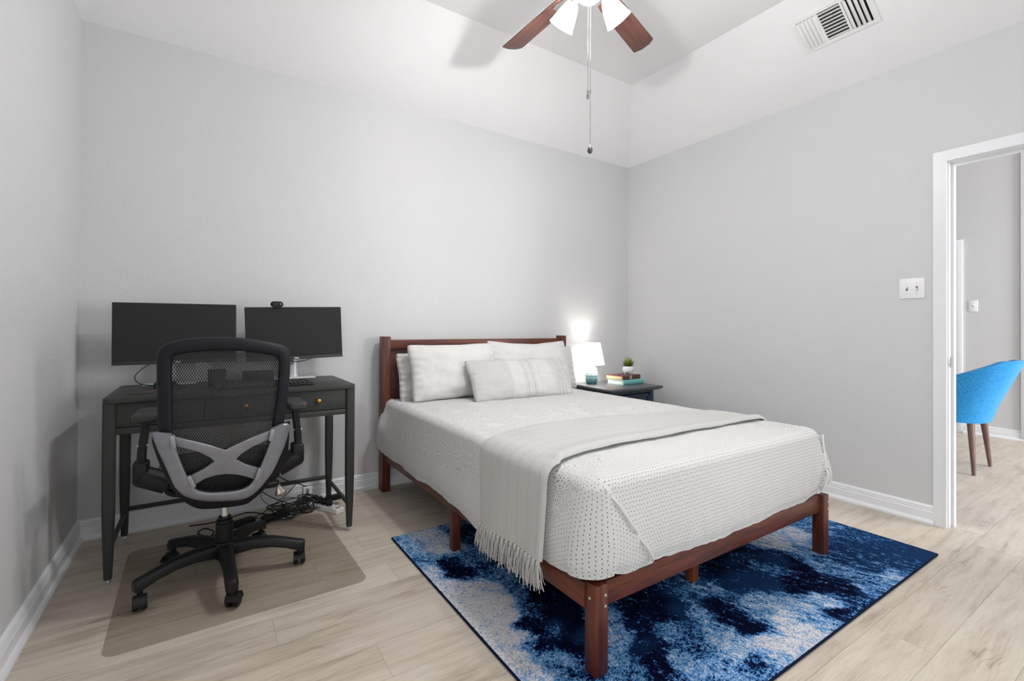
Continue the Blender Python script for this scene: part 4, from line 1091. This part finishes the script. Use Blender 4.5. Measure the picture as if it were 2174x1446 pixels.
# ------------------------------------------------------------------ chair mat
def rrect(x0, y0, x1, y1, r, n=8):
    p = []
    for cx_, cy_, a0 in ((x1-r, y1-r, 0), (x0+r, y1-r, 90), (x0+r, y0+r, 180), (x1-r, y0+r, 270)):
        for k in range(n+1): a = T(a0+90*k/n); p.append((cx_+r*math.cos(a), cy_+r*math.sin(a)))
    return p
mm = bpy.data.materials.new('clear_vinyl'); mm.use_nodes = True; nt = mm.node_tree; nt.nodes.clear()
o_ = nt.nodes.new('ShaderNodeOutputMaterial'); tr = nt.nodes.new('ShaderNodeBsdfTransparent'); pr = nt.nodes.new('ShaderNodeBsdfPrincipled'); mx = nt.nodes.new('ShaderNodeMixShader')
tr.inputs[0].default_value = (.93, .918, .90, 1); pr.inputs['Base Color'].default_value = (.30, .27, .24, 1); pr.inputs['Roughness'].default_value = .35
mx.inputs[0].default_value = .10; nt.links.new(tr.outputs[0], mx.inputs[1]); nt.links.new(pr.outputs[0], mx.inputs[2]); nt.links.new(mx.outputs[0], o_.inputs[0])
bm = newbm(); prism(bm, rrect(-.44, -.448, .44, .448, .045), .0022, lambda u, v, w: Vector((u, v, w)), .0008)
o = finish(bm, 'chair_mat', mm, ang=60, loc=(-3.289, -.729, .0006)); o.rotation_euler = (0, 0, T(1.2))
tag(o, 'translucent greyish plastic chair mat on the plank floor', 'chair mat')
MATZ = .0032

# ------------------------------------------------------------------ office chair
def make_office_chair():
    CX, CY = -3.360, -.790
    t = thing('office_chair', 'black mesh-back office chair with silver X-shaped back brace, turned to the desk', 'office chair', (CX, CY, 0))
    def yback(z, x=0):
        y = -1.02-(z-.7)*.12 if z > .7 else -1.02+(.7-z)*.33
        return y-CY+(-.00)+(x*x)*.55-.02
    # ---- base
    hub = newbm(); lathe(hub, [(0, .085), (.036, .085), (.046, .095), (.049, .140), (.042, .156), (.032, .160), (0, .160)], n=28)
    bs = finish(hub, 'base_hub', M_blackpl, t)
    for k in range(5):
        a = T(201+72*k)
        bm = newbm(); rs = []
        for r_, zc_, hw, hh in ((.02, .122, .030, .028), (.06, .128, .029, .026), (.12, .134, .026, .022), (.19, .129, .0235, .020), (.25, .115, .0225, .019), (.292, .101, .0225, .021), (.314, .096, .021, .022), (.324, .094, .015, .018)):
            ring = []
            for sy, sz in ((-1, -1), (-.62, -1), (.62, -1), (1, -1), (1, .35), (.72, .9), (.3, 1), (-.3, 1), (-.72, .9), (-1, .35)):
                ring.append(Vector((r_, hw*sy, zc_+hh*sz)))
            rs.append(ring)
        rings(bm, rs); leg = finish(bm, 'leg', M_blackpl, t, ang=50); leg.rotation_euler = (0, 0, a)
        bm = newbm()
        ca = [T(75), T(150), T(100), T(60), T(35)][k]; Rz = Matrix.Translation((.302, 0, 0)) @ Matrix.Rotation(ca, 4, 'Z')
        for s in (-1, 1):
            b_ = newbm(); rs = []
            for y, r_ in ((s*.006, .018), (s*.007, .0255), (s*.020, .0255), (s*.0235, .021), (s*.024, .0)):
                rs.append([Vector((.014+max(r_, .0005)*math.cos(2*PI*q/24), y, .0258+max(r_, .0005)*math.sin(2*PI*q/24))) for q in range(24)])
            rings(b_, rs); merge(bm, b_, Rz)
        b_ = newbm(); rs = []
        for q in range(9):
            an = T(-10+q*22.5); rs.append([Vector((.014+rr_*math.cos(an), y, .0262+rr_*math.sin(an))) for y, rr_ in ((-.0225, .0275), (.0225, .0275), (.0225, .031), (-.0225, .031))])
        rings(b_, rs); merge(bm, b_, Rz)
        b_ = newbm(); cyl(b_, (0, 0, .045), (0, 0, .082), .010, n=14); merge(bm, b_, Rz)
        for v in bm.verts: v.co.z += MATZ
        cs = finish(bm, 'caster', M_blackpl, leg)
    # ---- column
    bm = newbm(); lathe(bm, [(0, .150), (.034, .150), (.034, .235), (.030, .238), (.030, .250), (.024, .253), (.024, .262), (0, .262)], n=28); finish(bm, 'column_cover', M_blackpl, t)
    bm = newbm(); cyl(bm, (0, 0, .255), (0, 0, .40), .0145, n=20); finish(bm, 'gas_lift', M_chrome, t)
    bm = newbm(); box(bm, (-.09, -.08, .352), (.09, .10, .40), .015, 3); finish(bm, 'mechanism', M_blackpl, t)
    # ---- seat: rounded cushion over a shell
    def seat(z0, z1, w_, y0, y1, e, name, mat, dome=0):
        bm = newbm(); rs = []; n = 48
        for q in range(9):
            f = q/8; k_ = math.sin(PI*f)**.35 if 0 < f < 1 else 0; s_ = 1-e*(1-k_); z = z0+(z1-z0)*f
            ring = []
            for j in range(n):
                a = 2*PI*j/n; cx_, sy = math.cos(a), math.sin(a)
                px = (abs(cx_)**.55)*(1 if cx_ > 0 else -1)*w_/2*s_; py = (y0+y1)/2+(abs(sy)**.55)*(1 if sy > 0 else -1)*(y1-y0)/2*s_
                ring.append(Vector((px, py, z+dome*((px/(w_/2))**2)*.25)))
            rs.append(ring)
        V = rings(bm, rs, cap=True); return finish(bm, name, mat, t, ang=60)
    seat(.385, .425, .44, -.085, .27, .18, 'seat_shell', M_blackpl)
    M_seatf = fabric('seat_fabric_black', (.018, .018, .020), 900, .4).mat
    seat(.418, .500, .49, -.10, .29, .16, 'seat_cushion', M_seatf, .02)
    # ---- back frame around the mesh
    O = [(-.192,.560),(-0.213,0.637),(-0.221,0.695),(-0.226,0.789),(-0.228,0.863),(-0.228,0.935),(-0.228,0.983),(-0.217,1.012),(-0.19,1.031),(-0.139,1.044),(-0.078,1.05),(-0.018,1.051),(0.043,1.047),(0.098,1.038),(0.155,1.026),(0.196,1.014),(0.217,0.99),(0.222,0.954),(0.222,0.888),(0.216,0.805),(0.21,0.739),(0.204,0.688),(0.195,0.625),(.180,.560)]
    I = [(-.150,.560),(-0.17,0.63),(-0.178,0.69),(-0.18,0.785),(-0.181,0.859),(-0.182,0.923),(-0.181,0.96),(-0.179,0.974),(-0.171,0.983),(-0.135,0.991),(-0.077,0.997),(-0.018,0.998),(0.044,0.994),(0.099,0.986),(0.142,0.977),(0.166,0.971),(0.175,0.96),(0.178,0.939),(0.177,0.89),(0.173,0.809),(0.166,0.743),(0.16,0.688),(0.15,0.631),(.138,.560)]
    Op = smoothpath([(a, 0, b) for a, b in O], 4); Ip = smoothpath([(a, 0, b) for a, b in I], 4)
    bm = newbm(); rs = []
    for o_, i_ in zip(Op, Ip):
        m_ = (o_+i_)/2; d = (o_-i_)/2; ring = []
        for q in range(16):
            a = 2*PI*q/16; ca, sa = math.cos(a), math.sin(a)
            ca = abs(ca)**.7*(1 if ca > 0 else -1); sa = abs(sa)**.7*(1 if sa > 0 else -1)
            p = m_+d*ca; ring.append(Vector((p.x, yback(p.z, p.x)+.020*sa+.004, p.z)))
        rs.append(ring)
    rings(bm, rs); finish(bm, 'back_frame', M_frameblk, t, ang=60)
    # ---- mesh
    xs = lambda u, f: u
    me_ = Mat('back_mesh', (.012, .012, .013), .55)
    x_, y_, z_ = me_.xyz(me_.coord())
    p, q_ = .0043, .0155
    col = (x_/p).floor(); fx = ((x_/p).fract()-.5).abs(); par = (col*.5).fract().gt(.25)
    fz = ((z_/q_+par*.5).fract()-.5).abs()
    d_ = fx*.98+fz*.86    # diamond-like lens holes
    holeA = d_.lt(.365)
    solid = holeA*-1.0+1.0
    me_.link(solid, 'Alpha')
    def edge_z_top(x):
        best = .55
        for a, b in zip(Ip, Ip[1:]):
            if (a.x-x)*(b.x-x) <= 0 and abs(a.x-b.x) > 1e-6 and max(a.z, b.z) > .9: best = max(best, a.z+(b.z-a.z)*(x-a.x)/(b.x-a.x))
        return best
    bm = newbm()
    def mpos(u, v):
        z = .43+v*(.99-.43)
        lo_ = lerpt([(.43, -.075), (.47, -.115), (.56, -.165), (.63, -.186), (.69, -.19), (.96, -.19), (1.1, -.19)], z); hi_ = lerpt([(.43, .06), (.47, .095), (.56, .150), (.63, .165), (.69, .172), (.80, .182), (.96, .186), (1.1, .186)], z)
        x = lo_+(hi_-lo_)*u; z = min(z, edge_z_top(max(-.178, min(.174, x)))+.012)
        return Vector((x, yback(z, x)+.006+.012*math.sin(PI*v)*0, z))
    grid(bm, 24, 40, mpos); finish(bm, 'mesh_panel', me_.mat, t, ang=180)
    # ---- silver brace
    UO = [(-0.221,0.701),(-0.235,0.699),(-0.238,0.692),(-0.235,0.673),(-0.22,0.622),(-0.203,0.571),(-0.187,0.519),(-0.171,0.472),(-0.146,0.436),(-0.108,0.41),(-0.063,0.394),(-0.009,0.384),(0.043,0.377),(0.081,0.383),(0.114,0.407),(0.143,0.444),(0.169,0.485),(0.189,0.537),(0.207,0.588),(0.219,0.64),(0.223,0.672),(0.214,0.687),(0.192,0.689)]
    UI = [(-0.18,0.693),(-0.179,0.687),(-0.178,0.679),(-0.174,0.652),(-0.164,0.619),(-0.154,0.582),(-0.14,0.536),(-0.125,0.488),(-0.11,0.46),(-0.09,0.443),(-0.055,0.43),(-0.01,0.424),(0.032,0.421),(0.061,0.425),(0.082,0.437),(0.1,0.467),(0.116,0.506),(0.133,0.557),(0.146,0.603),(0.155,0.636),(0.158,0.654),(0.157,0.668),(0.156,0.676)]
    Uo = smoothpath([(a, 0, b) for a, b in UO], 3); Ui = smoothpath([(a, 0, b) for a, b in UI], 3)
    bm = newbm(); rs = []
    for o_, i_ in zip(Uo, Ui):
        m_ = (o_+i_)/2; d = (o_-i_)/2; ring = []
        for cc, ss in ((-1, -.2), (-.97, -.75), (-.8, -1), (-.3, -1.12), (.3, -1.12), (.8, -1), (.97, -.75), (1, -.2), (1, .8), (-1, .8)):
            p = m_+d*cc; ring.append(Vector((p.x, yback(p.z, p.x)-.030+.011*ss, p.z)))
        rs.append(ring)
    rings(bm, rs); finish(bm, 'back_brace', M_silver, t, ang=50)
    XX = [(-0.174,0.68),(-0.125,0.66),(-0.066,0.635),(-0.008,0.605),(0.041,0.628),(0.096,0.65),(0.156,0.667),(0.15,0.628),(0.088,0.605),(0.047,0.579),(0.03,0.56),(0.062,0.533),(0.116,0.505),(0.101,0.455),(0.064,0.477),(0.031,0.492),(-0.006,0.501),(-0.038,0.501),(-0.073,0.493),(-0.11,0.47),(-0.123,0.513),(-0.078,0.536),(-0.045,0.561),(-0.057,0.578),(-0.091,0.605),(-0.129,0.624),(-0.168,0.641)]
    bm = newbm(); prism(bm, XX, .016, lambda u, v, w: Vector((u, yback(v, u)-.032+w, v)), .004, 3); finish(bm, 'cross_brace', M_silver, t, ang=50)
    # clips where the cross meets the U
    bm = newbm()
    for (x, z, a) in ((-.176, .660, 8), (.154, .648, -12), (.111, .482, -20), (-.119, .490, 22)):
        b_ = newbm(); box(b_, (-.008, -.006, -.026), (.008, .010, .026), .003); merge(bm, b_, Matrix.Translation((x, yback(z, x)-.040, z)) @ Matrix.Rotation(T(-a), 4, 'Y'))
    finish(bm, 'brace_clip', M_silver, t)
    # ---- black rear shell that carries the brace
    SO = [(-0.239,0.692),(-0.241,0.661),(-0.232,0.618),(-0.219,0.568),(-0.2,0.51),(-0.18,0.457),(-0.146,0.404),(-0.107,0.367),(-0.072,0.354),(-0.004,0.346),(0.068,0.343),(0.096,0.358),(0.135,0.393),(0.168,0.436),(0.201,0.486),(0.224,0.537),(0.226,0.592),(0.226,0.689)]
    SI = [(-.19, .685), (-.187, .66), (-.178, .618), (-.165, .568), (-.150, .51), (-.135, .46), (-.11, .44), (-.085, .43), (-.060, .425), (0, .42), (.05, .418), (.07, .43), (.09, .45), (.112, .49), (.132, .53), (.150, .58), (.160, .62), (.170, .68)]
    So = smoothpath([(a, 0, b) for a, b in SO], 3); Si = smoothpath([(a, 0, b) for a, b in SI], 3)
    bm = newbm(); rs = []
    for o_, i_ in zip(So, Si):
        lowk = max(0, (.66-o_.z))*.16
        ring = []
        for p, dy in ((i_, -.020), (i_*.3+o_*.7, -.021), (o_, -.014), (o_, .01+lowk), (i_, .02+lowk)):
            ring.append(Vector((p.x, yback(p.z, p.x)+dy, p.z)))
        rs.append(ring)
    rings(bm, rs); finish(bm, 'rear_shell', M_blackpl, t, ang=40)
    bm = newbm(); box(bm, (-.06, -.125, .355), (.06, -.05, .395), .012, 3); finish(bm, 'back_bracket', M_blackpl, t)
    # ---- arms
    for s in (-1, 1):
        bm = newbm(); cyl(bm, (s*.20, -.06, .455), (s*.285, -.06, .500), .040, .042, 24); b_ = newbm()
        box(b_, (-.028, -.034, -.045), (.024, .034, .045), .012, 3); merge(bm, b_, Matrix.Translation((s*.283, -.06, .515)))
        arm = finish(bm, 'arm_bracket', M_blackpl, t, ang=40)
        bm = newbm(); rs = []
        for z, x, hx, hy in ((.50, .287, .015, .028), (.60, .283, .0145, .027), (.68, .274, .0140, .026), (.725, .270, .015, .028)):
            rs.append([Vector((s*x+hx*cc, -.06+hy*ss, z)) for cc, ss in ((1, .6), (.7, 1), (-.7, 1), (-1, .6), (-1, -.6), (-.7, -1), (.7, -1), (1, -.6))])
        rings(bm, rs); up = finish(bm, 'arm_post', M_blackpl, arm, ang=40)
        bm = newbm(); cyl(bm, (s*.281+.017, -.075, .622), (s*.281-.017, -.075, .622), .0045, n=12); finish(bm, 'bolt', M_alum, up)
        bm = newbm(); poly = []
        for cx_, cy_, a0, r_ in ((.018, .085, 0, .020), (-.018, .085, 90, .020), (-.020, -.082, 180, .022), (.020, -.082, 270, .022)):
            for q in range(7): a = T(a0+15*q); poly.append((s*.270+cx_+r_*math.cos(a)*.9, -.055+cy_+r_*math.sin(a)))
        prism(bm, poly, .034, lambda u, v, w: Vector((u, v, .722+w+.010*(1 if v < -.1 else 0)*0)), .011, 4); finish(bm, 'arm_pad', M_padm, t, ang=60)
    # ---- paddle lever
    bm = newbm(); tube(bm, [(.12, -.08, .403), (.165, -.085, .405), (.195, -.085, .405), (.200, -.085, .402), (.201, -.086, .385)], .0048, 10, 4)
    lv = finish(bm, 'lever', M_blackpl, t)
    bm = newbm(); tube(bm, [(.201, -.086, .392), (.203, -.087, .378), (.206, -.088, .362), (.209, -.089, .350), (.210, -.089, .336)], lambda f: lerpt([(0, .005), (.3, .009), (.6, .019), (.8, .024), (.92, .020), (.98, .010), (1, .001)], f), 20, 8, sy=.4, up=(0, 1, 0))
    pd = finish(bm, 'paddle', M_bronze, lv); pd['label'] = 'shiny silver-brown lever paddle'
    bm = newbm(); box(bm, (.195, -.02, .405), (.215, .02, .425), .004); finish(bm, 'tilt_knob', M_blackpl, t)
M_padm = Mat('arm_pad_black', (.028, .028, .028), .5, spec=.45).mat
M_bronze = Mat('lever_bronze', (.38, .33, .29), .25, .9).mat
make_office_chair()

# ------------------------------------------------------------------ cables and power gear under the desk
def power_strip():
    t = thing('power_strip', 'white power strip with plugs on the floor near the right desk leg', 'power strip', (-2.835, -.215, 0), T(-62))
    bm = newbm(); box(bm, (-.15, -.028, 0), (.15, .028, .030), .005, 3); finish(bm, 'case', M_white, t)
    bm = newbm()
    for k in range(6):
        x = -.115+k*.042
        for dy in (-.006, .006): box(bm, (x-.004, dy-.001, .0298), (x+.004, dy+.001, .0304))
        cyl(bm, (x+.010, 0, .0298), (x+.010, 0, .0304), .0025, n=8)
    finish(bm, 'outlets', Mat('outlet_slots', (.05, .05, .05), .6).mat, t)
    bm = newbm(); box(bm, (.118, -.012, .0298), (.140, .012, .034), .002); finish(bm, 'rocker_switch', Mat('rocker_grey', (.35, .35, .35), .5).mat, t)
    return t
power_strip()
def plug(loc, rz, label, s=(.013, .017, .036)):
    bm = newbm(); box(bm, (-s[0], -s[1], 0), (s[0], s[1], s[2]), .004); cyl(bm, (0, s[1]*.6, s[2]*.6), (0, s[1]+.018, s[2]*.8), .006, .004, 10)
    o = finish(bm, 'plug', M_blackpl, loc=loc); o.rotation_euler = (0, 0, rz); return tag(o, label, 'plug', 'plugs in the white power strip')
ca, sa = math.cos(T(-62)), math.sin(T(-62))
for d, rz, l in ((-.075, 100, 'black plug in the power strip, farthest from the desk leg'), (-.033, 95, 'black plug in the power strip, second from the baseboard end'), (.012, 105, 'black plug in the middle of the white power strip'), (.055, 80, 'black plug nearest the free end of the white power strip')):
    plug((-2.835+ca*d, -.215+sa*d, .0302), T(rz), l)
t = thing('power_adapter', 'black charger block resting on the white power strip', 'adapter', (-2.768, -.195, .0345), T(10))
bm = newbm(); box(bm, (-.046, -.020, 0), (.046, .020, .030), .005); finish(bm, 'case', M_blackpl, t)
bm = newbm(); cyl(bm, (.046, 0, .016), (.064, 0, .018), .004, .003, 10); finish(bm, 'strain_relief', M_cable, t)
for loc, rz, sz, lb in (((-3.10, -.235, 0), 8, (.062, .030, .030), 'black power brick in the cable tangle behind the chair'), ((-3.262, -.225, 0), 20, (.066, .026, .030), 'long black power brick on the floor left of the cable tangle')):
    t = thing('power_brick', lb, 'adapter', loc, T(rz)); bm = newbm(); box(bm, (-sz[0], -sz[1], 0), (sz[0], sz[1], sz[2]), .006, 3); finish(bm, 'case', M_blackpl, t)
    bm = newbm(); cyl(bm, (sz[0], 0, .016), (sz[0]+.02, 0, .015), .005, .0035, 10); cyl(bm, (-sz[0], 0, .016), (-sz[0]-.015, 0, .015), .005, .0035, 10); finish(bm, 'strain_relief', M_cable, t)
t = thing('usb_charger', 'upright white charger block standing on the wall end of the power strip', 'charger', (-2.902, -.088, .0305))
bm = newbm(); box(bm, (-.026, -.020, 0), (.026, .020, .082), .006, 3); finish(bm, 'case', M_white, t)
bm = newbm()
for k in range(3): box(bm, (-.012, -.0205, .040+k*.012), (.006, -.0198, .046+k*.012))
finish(bm, 'ports', M_keys, t)
rr = random.Random(11)
def scribble(c, R_, n, z=(.004, .06)):
    pts = []; a = rr.uniform(0, 6)
    for k in range(n):
        a += rr.uniform(.9, 1.9); q = R_*rr.uniform(.35, 1)
        pts.append((c[0]+q*math.cos(a)*1.2, min(c[1]+q*math.sin(a)*.8, -.045), rr.uniform(*z)))
    return pts
GL = 'black cables tangled on the floor under the desk'
for k in range(9):
    c = (-3.02+rr.uniform(-.05, .05), -.20+rr.uniform(-.03, .02))
    pts = scribble(c, .10+.02*(k % 3), 7, (.006, .050 if k < 5 else .09))
    end = [(-2.87+.02*(k % 4), -.16-.03*(k % 4), .045)]
    cable([tuple(p) for p in pts]+[(-2.93, -.14-.01*k, .06+.01*(k % 3))]+end, 'black cable in the tangle on the floor under the desk', rr.choice((.0022, .0028, .0034)), group=GL)
cable([(-3.09, -.10, .74), (-3.09, -.075, .60), (-3.09, -.07, .40), (-3.085, -.07, .24), (-3.03, -.07, .17), (-2.95, -.085, .135), (-2.90, -.10, .10), (-2.91, -.12, .07), (-2.95, -.14, .04)], 'long black cable hanging from the desk down to the cable tangle', .0032)
cable([(-3.18, -.12, .19), (-3.15, -.10, .13), (-3.10, -.10, .085), (-3.02, -.11, .04), (-2.96, -.14, .02)], 'black cable drooping under the back bar of the desk', .0026)
cable([(-2.905, -.075, .135), (-2.96, -.09, .14), (-3.01, -.11, .10), (-3.08, -.14, .06), (-3.16, -.16, .02), (-3.26, -.17, .01)], 'black cable running from the white charger into the tangle', .0024)
cable([(-3.13, -.08, .17), (-3.155, -.09, .10), (-3.12, -.11, .05), (-3.08, -.14, .03), (-3.10, -.17, .034)], 'grey cable looping beside the chair lever', .0026, M_cablegrey)
cable([(-3.12, -.20, .02), (-3.22, -.13, .03), (-3.30, -.10, .012), (-3.40, -.12, .008), (-3.50, -.10, .006)], 'black cable running along the baseboard behind the chair', .0034)
cable([(-3.06, -.27, .018), (-3.16, -.29, .006), (-3.26, -.30, .006), (-3.34, -.29, .006)], 'black cable on the mat edge behind the chair column', .0028)
cable([(-3.42, -.31, .006), (-3.46, -.27, .02), (-3.43, -.24, .026), (-3.39, -.27, .012), (-3.40, -.31, .006), (-3.36, -.29, .005)], 'small black cable loop behind the chair base', .0040)
cable([(-2.93, -.09, .05), (-2.89, -.13, .045), (-2.86, -.17, .06), (-2.90, -.20, .04), (-2.95, -.23, .006), (-3.05, -.26, .005), (-3.12, -.24, .008)], 'white cable curling off the white power strip', .0028, M_cablewhite)
cable([(-2.66, -.030, .030), (-2.70, -.034, .010), (-2.75, -.040, .006), (-2.80, -.06, .006), (-2.86, -.07, .010), (-2.90, -.085, .028)], 'white cable along the baseboard between desk and bed', .0028, M_cablewhite)
cable([(-2.24, -.032, .16), (-2.28, -.034, .13), (-2.33, -.036, .085), (-2.38, -.038, .05), (-2.50, -.036, .02), (-2.64, -.032, .02)], 'pale cable on the baseboard behind the bed post', .0030, M_cablewhite)

# ------------------------------------------------------------------ blue chair in the next room
def make_blue_chair():
    t = thing('accent_chair', 'bright blue fabric tub chair with brown tapered legs beyond the doorway', 'chair', (1.63, -1.90, 0))
    mf = fabric('blue_tweed', srgb(40, 140, 205), 400, .5); v = mf.coord('Object', (180, 180, 40))
    mf.link(mf.mix(mf.noise(v, 2, 2).sstep(.3, .7), srgb(28, 120, 190), srgb(66, 165, 225)), 'Base Color')
    # local coords: faces +y, back toward -y
    def outline(u):
        """u 0..1 around the U from front-left arm to front-right arm; returns x,y (at seat level), lean dir, top height"""
        a = PI*u   # 0 -> left(-x), pi/2 -> back, pi -> right
        xx = -math.cos(a)
        W_, D_ = .262, .31
        x = W_*(abs(xx)**.75)*(1 if xx > 0 else -1); y = -math.sin(a)**.75*D_+.02
        return x, y, a
    def P(u, v, off):
        # straight arm run at both ends
        if u < .22: q = u/.22; x, y, a = outline(0); y = .24+(.02-.24)*q; nx_, ny_ = -1, 0
        elif u > .78: q = (u-.78)/.22; x, y, a = outline(1); y = .02+(.24-.02)*q; nx_, ny_ = 1, 0
        else:
            x, y, a = outline((u-.22)/.56); nx_, ny_ = -math.cos(a), -math.sin(a)
        back = math.exp(-(((u-.5)/.20)**4))
        top = lerpt([(0, .655), (.12, .675), (.22, .70), (.30, .76), (.40, .865), (.5, .872), (.6, .865), (.70, .76), (.78, .70), (.88, .675), (1, .655)], u)
        z = .385+(top-.385)*v
        lean = (.04+.150*back)*v**1.15
        return Vector((x+nx_*(lean*.22+off), y+ny_*(lean+off)*1.0 if ny_ else y, z))
    bm = newbm(); nu, nv = 72, 18
    A = grid(bm, nu, nv, lambda u, v: P(u, v, .0)); B = grid(bm, nu, nv, lambda u, v: P(u, v, -.045))
    for i in range(nu-1):
        bm.faces.new((A[i][0], A[i+1][0], B[i+1][0], B[i][0])); bm.faces.new((A[i][-1], B[i][-1], B[i+1][-1], A[i+1][-1]))
    for j in range(nv-1):
        bm.faces.new((A[0][j], B[0][j], B[0][j+1], A[0][j+1])); bm.faces.new((A[-1][j], A[-1][j+1], B[-1][j+1], B[-1][j]))
    finish(bm, 'shell', mf.mat, t, ang=50)
    bm = newbm(); poly = []
    for k in range(40):
        a = 2*PI*k/40; poly.append((.255*(abs(math.cos(a))**.6)*(1 if math.cos(a) > 0 else -1), -.02+.275*(abs(math.sin(a))**.6)*(1 if math.sin(a) > 0 else -1)))
    prism(bm, poly, .10, lambda u, v, w: Vector((u*.86, v, .385+w)), .025, 4); finish(bm, 'seat_cushion', mf.mat, t, ang=60)
    for sx in (-1, 1):
        for sy in (-1, 1):
            bm = newbm(); cyl(bm, (sx*.165, -.215 if sy < 0 else .17, .395), (sx*.218, -.245 if sy < 0 else .225, .004), .0235, .0125, 20); cyl(bm, (sx*.218, -.245 if sy < 0 else .225, .0), (sx*.218, -.245 if sy < 0 else .225, .006), .011, n=16)
            finish(bm, 'leg', M_legw, t)
make_blue_chair()
